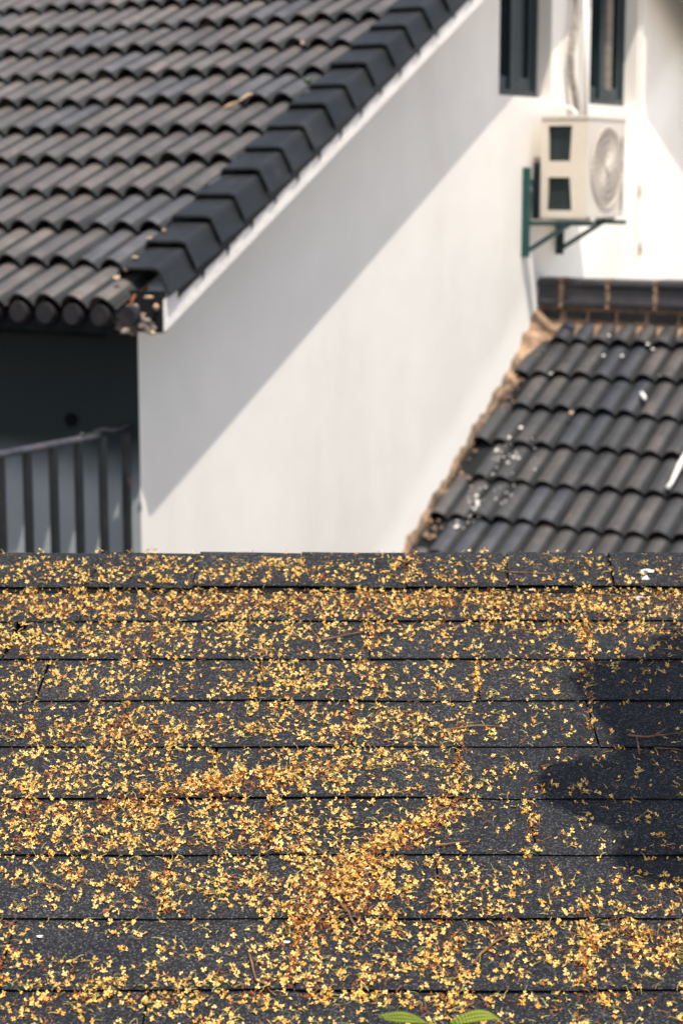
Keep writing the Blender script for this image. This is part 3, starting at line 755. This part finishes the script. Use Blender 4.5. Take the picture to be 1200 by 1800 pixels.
# ridge caps: each folded over the ridge and overlapping its neighbour
capx = [-16, 160, 346, 526, 711, 885, 1066, 1244]
capxs = [x_of_px(u, 3.36) for u in capx]
while capxs[0] > XL: capxs.insert(0, capxs[0] - .168)
while capxs[-1] < XR: capxs.append(capxs[-1] + .168)
rc = random.Random(13)
def make_cap_shingle(x0, x1, i):
    mb = MB(); NX = 8; cols = []
    tilt = rc.uniform(-.0003, .0003); sl_ = rc.uniform(-.004, .004); lo = rc.uniform(-.003, .003)
    first = abs(x0 - capxs[[abs(q_) for q_ in capxs].index(min(abs(q_) for q_ in capxs))]) < 0
    slantl = .030 if abs(x0 - x_of_px(160, 3.36)) < .02 else (.008 if rc.random() < .5 else .002)
    slantr = .030 if abs(x1 - x_of_px(160, 3.36)) < .02 else .003
    for j in range(NX + 1):
        t = j / NX
        over = .0020 * (1 - t)                                 # left end lies on top of the neighbour to the left
        col = []
        sag = .0007 * noise.noise(Vector((i * 3.1 + t * 2, 4, 0)))
        # profile down from the ridge, then over the back
        for (s, hh) in ((3.272 + lo + sl_ * t, .0080), (3.276 + lo + sl_ * t, .0095), (3.32, .0112), (3.36, .0128), (3.395, .0130), (3.410, .0112)):
            k = (s - 3.272) / .142
            x = x0 + .0013 + (x1 - x0 - .0026) * t + slantl * (1 - t) * k * 1.0 + slantr * t * k
            hh2 = hh + over + tilt * 2 + sag + .0012 * noise.noise(Vector((x * 6, s * 9, i)))
            col.append(S(x, s, hh2))
        x = x0 + .0013 + (x1 - x0 - .0026) * t + slantl * (1 - t) + slantr * t
        top = S(x, S_R, .009 + over + sag); col.append(top); col.append(top + SB * .012 - Z * .002); col.append(top + SB * .15 + Z * .004)
        col.append(S(x0 + (x1 - x0) * t, 3.272 + lo + sl_ * t + .0035, .0055 + over)); col.append(S(x0 + (x1 - x0) * t, 3.31, .0055))
        cols.append(col)
    for j in range(NX):
        c0, c1 = cols[j], cols[j + 1]
        for k in range(8): mb.add([c0[k], c1[k], c1[k + 1], c0[k + 1]], [(0, 1, 2, 3)], 0)
        mb.add([c1[0], c0[0], c0[9], c1[9]], [(0, 1, 2, 3)], 1); mb.add([c1[9], c0[9], c0[10], c1[10]], [(0, 1, 2, 3)], 1)
    for k in range(8):
        p, q_ = cols[0][k], cols[0][k + 1]; mb.add([p, q_, q_ - SN * .006, p - SN * .006], [(3, 2, 1, 0)], 1)
    mb.build('ridge_cap', [M['felt'], M['feltedge']], near)
for i, (a, b) in enumerate(zip(capxs[:-1], capxs[1:])): make_cap_shingle(a, b, i)
# course that runs under the caps
mb = MB(); 
for i in range(60):
    x0 = XL + (XR - XL) * i / 60; x1 = XL + (XR - XL) * (i + 1) / 60
    mb.add([S(x0, 3.26, .0035), S(x1, 3.26, .0035), S(x1, S_R - .004, .006), S(x0, S_R - .004, .006)], [(0, 1, 2, 3)])
mb.build('starter_strip', M['feltedge'], near)

# ------------------------------------------------------------------ fallen blossoms
pet = [mat('petal_pale', (.90, .61, .21), .6, .3), mat('petal_yellow', (.87, .51, .125), .6, .3), mat('petal_gold', (.78, .37, .06), .6, .3),
       mat('petal_orange', (.58, .17, .022), .65, .3), mat('petal_brown', (.20, .05, .014), .75, .2), mat('stalk_green', (.36, .34, .11), .7, .3), mat('stalk_brown', (.30, .12, .04), .75, .2)]
for m_ in pet[:3]:
    b = m_.node_tree.nodes['Principled BSDF']; b.inputs['Subsurface Weight'].default_value = 0
def petal(mb, c, n, d, side, L, w, cup, mi, tw=0):
    ps = []
    for t, ww, hh in ((.30, .22, .05), (.66, .52, .42), (.92, .34, .9)):
        q0 = c + d * L * t + n * cup * hh + side * tw * t * t
        s2 = (side + n * tw * 120 * t).normalized()
        ps.append((q0 - s2 * w * ww, q0 + s2 * w * ww))
    tip = c + d * L + n * cup + side * tw
    vs = [c, ps[0][0], ps[0][1], ps[1][0], ps[1][1], ps[2][0], ps[2][1], tip]
    mb.add(vs, [(0, 2, 1), (1, 2, 4, 3), (3, 4, 6, 5), (5, 6, 7)], mi)
def flower(mb, pos, up, rf, mi, stalk=True, size=1.0, brown=False):
    a0 = rf.uniform(0, 6.283)
    ref = up.orthogonal().normalized(); q_ = up.cross(ref)
    c = pos + up * .0010 * size
    np_ = rf.choice((4, 4, 4, 3, 2)) if not brown else rf.choice((4, 3, 2, 1))
    curl = rf.choice((.3, .6, 1, 1.8))
    for k in range(np_):
        a = a0 + k * 1.5708 + rf.uniform(-.3, .3); d = ref * math.cos(a) + q_ * math.sin(a); sd = up.cross(d)
        L = .0030 * size * rf.uniform(.75, 1.2)
        petal(mb, c, up, d, sd, L, .0023 * size * rf.uniform(.75, 1.1) * (.5 if brown else 1), curl * rf.uniform(-.0004, .0022) * size * (1.6 if brown else 1), mi, rf.uniform(-.0009, .0009))
    if stalk:
        a = rf.uniform(0, 6.283); d = ref * math.cos(a) + q_ * math.sin(a); sd = up.cross(d); L = rf.uniform(.005, .011); cv = rf.uniform(-.6, .6)
        pts = []
        for t in (0, .35, .7, 1.0):
            pts.append(c - up * .0005 + d * L * t + sd * L * cv * t * t + up * (.0014 * math.sin(t * 3.1)))
        w = .00036
        for p, p2 in zip(pts[:-1], pts[1:]):
            dd = (p2 - p).normalized(); s2 = dd.cross(up) * w
            mb.add([p - s2, p + s2, p2 + s2, p2 - s2, p + up * w * 1.4, p2 + up * w * 1.4], [(0, 4, 5, 3), (4, 1, 2, 5)], 6 if brown else 5)
# drifts as the picture shows them: (centre x, y, half-length, half-width, angle, weight)
DR = [(620, 1062, 620, 17, 0, 1.25), (230, 1075, 260, 16, 0, .5), (980, 1058, 260, 14, 0, .35),
      (110, 1010, 120, 16, 0, .5), (430, 1000, 70, 18, 0, .7), (380, 1015, 120, 10, 0, .4), (640, 1008, 140, 12, 0, .35), (860, 995, 160, 12, 0, .45), (255, 1000, 30, 22, .4, .5), (725, 1000, 7, 22, .2, 2.0), (530, 1010, 8, 18, 0, .4),
      (130, 1130, 140, 20, 0, .65), (150, 1225, 190, 30, 0, .3), (280, 1115, 120, 16, 0, .3), (272, 1125, 6, 28, 0, 2.0), (420, 1110, 140, 12, .1, .35), (700, 1105, 200, 10, 0, .45), (1040, 1100, 180, 9, 0, .7), (1130, 1110, 90, 22, 0, .4),
      (647, 1130, 5, 26, 0, 3.0), (1030, 1130, 5, 30, 0, 5.0), (838, 1190, 4, 28, 0, 3.8), (615, 1270, 5, 36, .12, 3.8), (1035, 1265, 5, 40, 0, 3.0), (806, 1360, 5, 42, 0, 4.0), (935, 1455, 5, 36, 0, 3.4), (772, 1570, 5, 36, 0, 3.0), (520, 1670, 6, 50, .1, 3.0), (1030, 1680, 6, 60, 0, 4.4), (292, 1560, 5, 40, 0, 2.8), (475, 1455, 6, 40, .1, 2.8), (14, 1670, 5, 45, .3, 4.0), (215, 1280, 7, 40, .3, 3.4), (455, 1190, 5, 30, .2, 2.0), (375, 1350, 5, 36, 0, 1.6),
      (120, 1290, 150, 16, 0, .55), (330, 1295, 160, 13, 0, .9), (240, 1300, 90, 20, 0, .4), (480, 1200, 60, 22, 0, .35), (520, 1250, 60, 26, 0, .55), (620, 1200, 60, 20, 0, .25), (690, 1290, 90, 14, 0, .8), (720, 1280, 50, 16, 0, .5),
      (110, 1365, 170, 36, 0, .3), (400, 1388, 160, 10, -.16, 3.2), (490, 1375, 80, 22, -.3, .8), (250, 1420, 90, 20, -.3, 1.1), (180, 1445, 110, 30, 0, .35), (150, 1480, 200, 18, 0, .3), (360, 1440, 160, 34, 0, .2), (330, 1490, 120, 14, 0, .5),
      (690, 1490, 120, 15, -.6, 3.2), (600, 1570, 75, 36, -.6, 2.6), (620, 1620, 110, 40, -.2, .9), (760, 1450, 60, 20, -.4, .9), (540, 1500, 90, 40, 0, .5), (440, 1570, 80, 24, 0, .9), (150, 1550, 110, 30, .3, .6), (470, 1450, 80, 40, 0, .3),
      (880, 1560, 80, 14, 0, .8), (780, 1690, 80, 34, 0, .7), (860, 1650, 90, 24, 0, .7), (1140, 1650, 90, 28, 0, 1.5), (1010, 1640, 60, 20, 0, .7), (1140, 1680, 90, 22, 0, .7), (1190, 1560, 40, 14, 0, .6),
      (270, 1755, 160, 18, 0, .8), (640, 1750, 200, 16, 0, .9), (560, 1720, 80, 22, 0, .7), (420, 1670, 60, 14, 0, .4), (130, 1760, 60, 14, 0, .5), (880, 1770, 160, 16, 0, .25), (1120, 1760, 80, 20, 0, .6), (740, 1350, 60, 40, 0, .3),
      (1010, 1395, 30, 10, 0, .9), (930, 1170, 60, 12, 0, .6), (560, 1360, 40, 20, -.4, .6), (40, 1400, 60, 30, 0, .5), (40, 1440, 40, 30, 0, .5)]
LO = [(1120, 1240, 110, 50, .72), (1080, 1370, 130, 60, .5), (250, 1660, 200, 28, .72), (950, 1330, 120, 60, .5), (1050, 1500, 120, 50, .55), (900, 1500, 80, 30, .5), (300, 1480, 40, 10, .3), (60, 1000, 30, 16, .2), (900, 1140, 100, 14, .3), (90, 1255, 70, 16, .5), (380, 1610, 60, 30, .35), (330, 1250, 60, 26, .5), (1150, 985, 70, 12, .5)]
DRa = np.array([d_ for d_ in DR])
def density(u, v):
    c, s_ = np.cos(DRa[:, 4]), np.sin(DRa[:, 4]); dx = u - DRa[:, 0]; dy = v - DRa[:, 1]
    p = (dx * c + dy * s_) / DRa[:, 2]; q_ = (-dx * s_ + dy * c) / DRa[:, 3]
    d_ = float((DRa[:, 5] * np.exp(-.5 * (p * p + q_ * q_) * 1.3)).sum())
    basev = .31 * (1.15 - .35 * max(0, min(1, (u - 500) / 700)))
    for x, y, a, b, w in LO: 
        f = w * math.exp(-.5 * (((u - x) / a) ** 2 + ((v - y) / b) ** 2)); basev *= 1 - f; d_ *= 1 - f * .5
    return basev, d_
rf = random.Random(99)
pos = []
def course_h(x, s):
    if s > 3.274: return .0120
    n = max(1, math.ceil((3.283 - s) / EXPO)); return hsurf(n, x, s)
tries = 0
while tries < 190000:
    tries += 1
    s = rf.uniform(1.72, 3.416) if rf.random() > .07 else rf.uniform(1.2, 1.72)
    x = rf.uniform(-.80, .80) * (s / 3.44 * .8 + .28)
    P_ = S(x, s); u, v = to_px(P_)
    b_, d_ = density(u, v)
    nz = .7 * noise.noise(Vector((x * 30, s * 30, 3))) + .8 * noise.noise(Vector((x * 85, s * 85, 9)))
    pr_ = (b_ * max(.18, 1 + 1.7 * nz) + d_ * max(.25, 1 + 1.2 * nz)) * .22
    if s < 1.72: pr_ = .15
    if s > 3.385: pr_ *= .35
    if rf.random() > pr_: continue
    # small clump around the point
    k = 1 if rf.random() < .5 else rf.randint(2, 3)
    for j in range(k):
        xx = x + (rf.gauss(0, .0045) if j else 0); ss = s + (rf.gauss(0, .0045) if j else 0)
        if ss > 3.418: continue
        pos.append((ss, xx, d_))
pos.sort()
grid = {}
single = []; mbF = MB(); mbD = MB()
fm = []
protos = []
for i in range(10):
    mbp = MB(); br_ = i >= 8
    flower(mbp, Vector((0, 0, 0)), Vector((0, 0, 1)), rf, [0, 0, 1, 1, 2, 0, 1, 2, 3, 4][i], stalk=i % 3 != 2, size=1.0, brown=br_)
    protos.append(mbp)
nf = 0
Q0 = SN.to_track_quat('Z', 'Y')
vis = []
for (s, x, d_) in pos:
    kx, ks = int(x / .006), int(s / .006); cnt = grid.get((kx, ks), 0); grid[(kx, ks)] = cnt + 1
    h = course_h(x, s) + .0006 + .0018 * min(cnt, 5)
    up = (SN + SX * rf.gauss(0, .6) + SU * rf.gauss(-.1, .6)).normalized()
    P_ = S(x, s, h)
    old = rf.random() < (.26 + .17 * min(d_, 2.2)) 
    if cnt == 0 and d_ > .8 and rf.random() < .55: old = True
    vis.append((s, x, P_, up, old))
def inframe(P_):
    u, v = to_px(P_); return 8 < u < 1192 and v < 1792 and v > 960
nsing = 0; first = {}
lab = 'tiny fallen yellow blossom on the bottom courses of the grey felt shingles'
for (s, x, P_, up, old) in vis:
    if nsing < 300 and inframe(P_) and not old:
        nsing += 1
        k = rf.randint(0, 7)
        if k not in first:
            o = protos[k].build('blossom', pet); first[k] = o
        else:
            o = first[k].copy(); C.objects.link(o)
        o.location = P_; o.rotation_mode = 'QUATERNION'
        from mathutils import Quaternion
        o.rotation_quaternion = up.to_track_quat('Z', 'Y') @ Quaternion((0, 0, 1), rf.uniform(0, 6.28))
        sc_ = rf.uniform(.85, 1.15); o.scale = (sc_,) * 3
        tag(o, lab, 'blossom', 'fallen yellow blossoms nearest the viewer')
        continue
    if old:
        flower(mbF, P_, up, rf, 3 if rf.random() < .62 else 4, stalk=rf.random() < .3, size=rf.uniform(.55, 1.0), brown=True)
    else:
        flower(mbF, P_, up, rf, rf.choice([0, 0, 0, 1, 1, 2]), stalk=rf.random() < .6, size=rf.choice((.7, .85, .95, 1.05, 1.15)))
    nf += 1
print('blossoms', nf, nsing)
tag(mbF.build('fallen_blossoms', pet), 'carpet of fallen yellow and browned blossoms covering the grey shingle roof', 'blossoms', kind='stuff')

# ------------------------------------------------------------------ twigs on the near roof
def twig(pxs, w, label, side=None):
    pts = []
    for (u, v) in pxs:
        s = s_of_py(v); pts.append((x_of_px(u, s), s))
    P3 = []
    for a, b in zip(pts[:-1], pts[1:]):
        for k in range(4):
            t = k / 4; x = a[0] + (b[0] - a[0]) * t; s = a[1] + (b[1] - a[1]) * t
            P3.append(S(x + .0008 * noise.noise(Vector((x * 90, s * 90, 0))), s, course_h(x, s) + .004 + .0015 * noise.noise(Vector((x * 60, 1, 0)))))
    P3.append(S(pts[-1][0], pts[-1][1], course_h(*pts[-1]) + .003))
    mb = MB(); n = len(P3); mb.tube(P3, [w * .68 * (1 - .55 * i / n) for i in range(n)], 6)
    if side:
        for (a, b) in side:
            sa, sb = s_of_py(a[1]), s_of_py(b[1]); mb.tube([S(x_of_px(a[0], sa), sa, .010), S(x_of_px(b[0], sb), sb, .008)], w * .6, 5)
    tag(mb.build('twig', M['twig'], smooth=True), label, 'twig')
twig([(771, 1290), (800, 1284), (835, 1279), (865, 1280), (893, 1283)], .0026, 'thin straight brown twig in the middle right of the shingle roof')
twig([(566, 1127), (590, 1123), (620, 1116), (652, 1107)], .0024, 'thin curved twig on the third shingle course below the ridge')
twig([(660, 1348), (680, 1349), (712, 1343)], .002, 'short twig just below and left of the long straight twig')
twig([(832, 1700), (845, 1680), (865, 1662), (895, 1645), (930, 1630)], .0028, 'bent reddish twig lying among blossoms near the bottom right')
twig([(596, 1592), (612, 1610), (624, 1628), (637, 1645)], .003, 'dark twig sticking out of the thickest drift of blossoms')
twig([(438, 1680), (444, 1703), (450, 1730), (468, 1738), (485, 1750)], .0022, 'bent twig forming a corner near the bottom left', )
twig([(1030, 1630), (1031, 1660), (1028, 1700)], .0024, 'upright twig buried in the blossoms of a shingle slot at the bottom right')
twig([(1102, 1297), (1130, 1300), (1160, 1297), (1196, 1292)], .0024, 'long twig in the dark shade at the right edge', [((1118, 1302), (1123, 1330)), ((1150, 1299), (1165, 1288))])
twig([(1148, 1316), (1196, 1318)], .0018, 'short pale twig below the long one in the shade at the right edge')
twig([(890, 1017), (930, 1018), (970, 1020)], .002, 'thin twig lying on the ridge caps right of the middle')
twig([(75, 1555), (95, 1560), (112, 1567)], .002, 'small twig on the left side below the sixth course')
twig([(66, 1082), (85, 1078), (105, 1073)], .002, 'small reddish twig under the ridge at the left edge')
twig([(925, 1098), (938, 1108)], .002, 'tiny dark twig on the third course right of the middle')
twig([(764, 1492), (800, 1487), (824, 1484)], .0022, 'short twig beside the upper end of the big diagonal drift')
twig([(490, 1160), (486, 1172), (494, 1184)], .0022, 'tiny hooked brown twig on the third course left of the middle')
twig([(950, 1350), (972, 1346)], .002, 'tiny twig left of the shaded patch')
twig([(465, 1372), (490, 1358), (502, 1353)], .0018, 'faint twig above the upper blossom drift')
# white flecks on the near roof
for (u, v, r_, lb) in ((1136, 1012, .006, 'larger'), (1132, 1024, .006, 'x')):
    pass
mb = MB()
s = s_of_py(1014); mbx = blob(S(x_of_px(1138, s), s, .014), .0055, 3, (1.7, .9, .7), 2, .6)
tag(mbx.build('bird_dropping', M['white']), 'white bird dropping on the ridge cap near the right edge', 'dropping')
s = s_of_py(1025); mbx = blob(S(x_of_px(1134, s), s, .012), .0055, 8, (1, .9, .9), 2, .4)
tag(mbx.build('bird_dropping', M['white']), 'round white bird dropping hanging over the lip of the ridge cap', 'dropping')
s = s_of_py(1052); mbx = blob(S(x_of_px(1122, s), s, .006), .0045, 12, (1.6, .9, .5), 2, .7)
tag(mbx.build('bird_dropping', M['white']), 'pale smear among the blossoms just under the ridge caps at the right', 'dropping')
for (u, v, t_) in ((932, 1036, 'small white fleck just below the ridge caps'), (646, 1527, 'whitish fleck at the top of the thickest drift'), (70, 1646, 'white fleck on the bare shingles at the lower left'), (503, 1656, 'white fleck beside a slot near the bottom middle')):
    s = s_of_py(v); mbx = blob(S(x_of_px(u, s), s, course_h(0, s) + .002), .0024, u, (1.5, 1, .5), 2)
    tag(mbx.build('white_fleck', M['white']), t_, 'fleck')

# ------------------------------------------------------------------ two leaves of a shrub reaching into the bottom
shrub = empty('shrub', Vector((.05, 1.35, 4.0)), 'shrub tip whose two glossy green leaves show at the bottom edge', 'shrub')
def at(u, v, dep):
    U_ = Vector((0, math.sin(PITCH), math.cos(PITCH)))
    return Vector((0, 0, H)) + (F0 + SX * (u - 600) / FPX - U_ * (v - 900) / FPX) * dep
def leaf(prof_px, dep, name='leaf'):
    """blade arching between the tips; prof: base px, tip px, crown px"""
    (ax, ay), (bx_, by), (cx, cy) = prof_px
    mb = MB(); N = 16; K = 6; cols = []
    for i in range(N + 1):
        t = i / N
        mid = at((1 - t) ** 2 * ax + 2 * t * (1 - t) * cx + t * t * bx_, (1 - t) ** 2 * ay + 2 * t * (1 - t) * cy + t * t * by, dep)
        w = .0085 * (math.sin(math.pi * t ** .85) ** .8)
        row = []
        for k in range(K + 1):
            q_ = k / K - .5
            row.append(mid + Vector((0, -1, -.55)).normalized() * (w * (k / K) * 1.3) + Z * (-.006 * abs(q_) * 2 * math.sin(math.pi * t)) + SX * (.004 * q_))
        cols.append(row)
    for i in range(N):
        for k in range(K): mb.add([cols[i][k], cols[i + 1][k], cols[i + 1][k + 1], cols[i][k + 1]], [(0, 1, 2, 3)])
    o = mb.build(name, M['leafgreen'], shrub, smooth=True)
    sd = o.modifiers.new('thick', 'SOLIDIFY'); sd.thickness = .0008
leaf(((667, 1789), (750, 1800), (704, 1749)), 1.80)
leaf(((792, 1800), (878, 1794), (838, 1741)), 1.80)
mb = MB(); mb.tube([Vector((.05, 1.35, 4.0)), at(765, 1880, 1.75), at(770, 1830, 1.78)], [.004, .003, .002], 6)
mb.tube([at(770, 1830, 1.78), at(745, 1806, 1.80)], .0012, 5); mb.tube([at(770, 1830, 1.78), at(792, 1806, 1.80)], .0012, 5)
mb.build('stem', M['twig'], shrub)

# ------------------------------------------------------------------ tree at the right whose bough shades the shingles
tree = empty('tree', Vector((3.3, .6, 0)), 'evergreen tree right of the near roof, casting leafy shade on the shingles', 'tree')
def shade_pt(u, v, t):
    s = s_of_py(v); p = S(x_of_px(u, s), s); return p + SUN * t
cl = [(1120, 1215, .085, .035), (1180, 1200, .075, .045), (1080, 1195, .04, .022), (1190, 1260, .075, .035), (1130, 1265, .05, .025),
      (1030, 1385, .055, .022), (1090, 1375, .075, .030), (1160, 1390, .08, .036), (1190, 1420, .06, .026), (1110, 1420, .06, .022), (1060, 1405, .04, .018),
      (1190, 1500, .06, .022), (1150, 1515, .04, .012), (1240, 1300, .12, .10), (1260, 1430, .11, .10), (1280, 1200, .12, .10), (1130, 1200, .07, .03), (1170, 1230, .07, .04), (1130, 1385, .07, .03), (1010, 1390, .035, .012), (1050, 1205, .03, .012), (1185, 1300, .03, .02)]
mbL = MB(); rt = random.Random(17); hubs = []
for (u, v, rx, ry) in cl:
    c = shade_pt(u, v, 1.65 + rt.uniform(-.1, .1)); hubs.append(c)
    nl = int(90 + 9000 * rx * ry * 6)
    for i in range(nl):
        r_ = math.sqrt(rt.random()); a = rt.uniform(0, 6.283)
        p = c + SX * rx * r_ * math.cos(a) + SU * ry * 2.2 * r_ * math.sin(a) + Z * rt.gauss(0, .04)
        n_ = Vector((rt.gauss(0, .5), rt.gauss(0, .5), 1)).normalized(); d = n_.orthogonal().normalized(); d = Matrix.Rotation(rt.uniform(0, 6.28), 3, n_) @ d; sd = n_.cross(d)
        L = rt.uniform(.03, .05); w = L * .22
        mbL.add([p - d * L * .5, p - sd * w - d * L * .08, p + sd * w - d * L * .08, p + d * L * .5], [(0, 2, 3, 1)])
# main crown, clear of the picture
for i in range(5200):
    a = rt.uniform(0, 6.283); z_ = rt.uniform(-1, 1); r_ = rt.random() ** .4; q_ = math.sqrt(1 - z_ * z_)
    p = Vector((3.4, -.1, 7.6)) + Vector((1.5 * q_ * math.cos(a), 1.4 * q_ * math.sin(a), 1.3 * z_)) * r_
    if noise.noise(p * 1.6) < -.12: continue
    n_ = Vector((rt.gauss(0, .7), rt.gauss(0, .7), 1)).normalized(); d = Matrix.Rotation(rt.uniform(0, 6.28), 3, n_) @ n_.orthogonal().normalized(); sd = n_.cross(d)
    L = rt.uniform(.06, .10); w = L * .22
    mbL.add([p - d * L * .5, p - sd * w, p + sd * w, p + d * L * .5], [(0, 2, 3, 1)])
n_ok = 0  # extra foliage out of view, added to dim sky light on the shingles
while n_ok < 15000:
    a = rt.uniform(0, 6.283); z_ = rt.uniform(-1, 1); r_ = rt.random() ** .4; q_ = math.sqrt(1 - z_ * z_)
    p = Vector((2.5, 1.0, H + 1.9)) + Vector((1.9 * q_ * math.cos(a), 2.6 * q_ * math.sin(a), 1.9 * z_)) * r_
    if p.x < .78 + .13 * (p.z - H + 1) or (p.y > 3.2) or p.x < .42 * p.y + .2: continue
    if noise.noise(p * 1.9) < -.15: continue
    n_ok += 1
    n_ = Vector((rt.gauss(0, .7), rt.gauss(0, .7), 1)).normalized(); d = Matrix.Rotation(rt.uniform(0, 6.28), 3, n_) @ n_.orthogonal().normalized(); sd = n_.cross(d)
    L = rt.uniform(.10, .16); w = L * .22
    mbL.add([p - d * L * .5, p - sd * w, p + sd * w, p + d * L * .5], [(0, 2, 3, 1)])
mbL.build('crown', M['leafdark'], tree)
mb = MB()
mb.tube([Vector((3.3, .6, 0)), Vector((3.35, .4, 2.5)), Vector((3.25, .2, 5)), Vector((3.4, 0, 6.8)), Vector((3.5, -.1, 8.4))], [.16, .13, .10, .07, .02], 10)
m_ = Vector((1.9, .9, 7.2)); mb.tube([Vector((3.3, .1, 5.9)), Vector((2.7, .5, 6.8)), m_], [.06, .04, .02], 8)
for c in hubs: mb.tube([m_, m_.lerp(c, .55) + Z * .08, c], [.014, .008, .003], 5)
mb.build('trunk', M['bark'], tree, smooth=True)

# ------------------------------------------------------------------ unseen evergreens added at the left to block sky light from the eave wall
rt = random.Random(31)
for k, (x, y, hgt, wd) in enumerate(((-2.7, 1.6, 12.5, 1.5), (-4.9, 2.6, 13.0, 1.6), (-7.2, 3.6, 12.6, 1.6), (-9.6, 4.6, 13.2, 1.7))):
    t = empty('sky_blocker_tree', Vector((x, y, 0)), ('unseen evergreen added to block sky light, closest to the near roof', 'unseen evergreen added to block sky light, second out from the near roof', 'unseen evergreen added to block sky light, third out from the near roof', 'unseen evergreen added to block sky light, farthest out from the near roof')[k], 'tree', 'unseen evergreens added to block sky light')
    mb = MB()
    for i in range(4200):
        z_ = rt.uniform(.04, 1); r_ = wd * (1.05 - .75 * z_) * (rt.random() ** .35) * .85; a = rt.uniform(0, 6.283)
        p = Vector((x + r_ * math.cos(a), y + r_ * .8 * math.sin(a), z_ * hgt))
        n_ = Vector((rt.gauss(0, .8), rt.gauss(0, .8), .7)).normalized(); d = Matrix.Rotation(rt.uniform(0, 6.28), 3, n_) @ n_.orthogonal().normalized(); sd = n_.cross(d)
        L = rt.uniform(.14, .26); w = L * .3
        mb.add([p - d * L * .5, p - sd * w, p + sd * w, p + d * L * .5], [(0, 2, 3, 1)])
    mb.build('crown', M['leafdark'], t)
    mb = MB(); mb.tube([Vector((x, y, 0)), Vector((x, y, hgt * .5)), Vector((x, y, hgt * .97))], [.16, .09, .02], 8); mb.build('trunk', M['bark'], t)
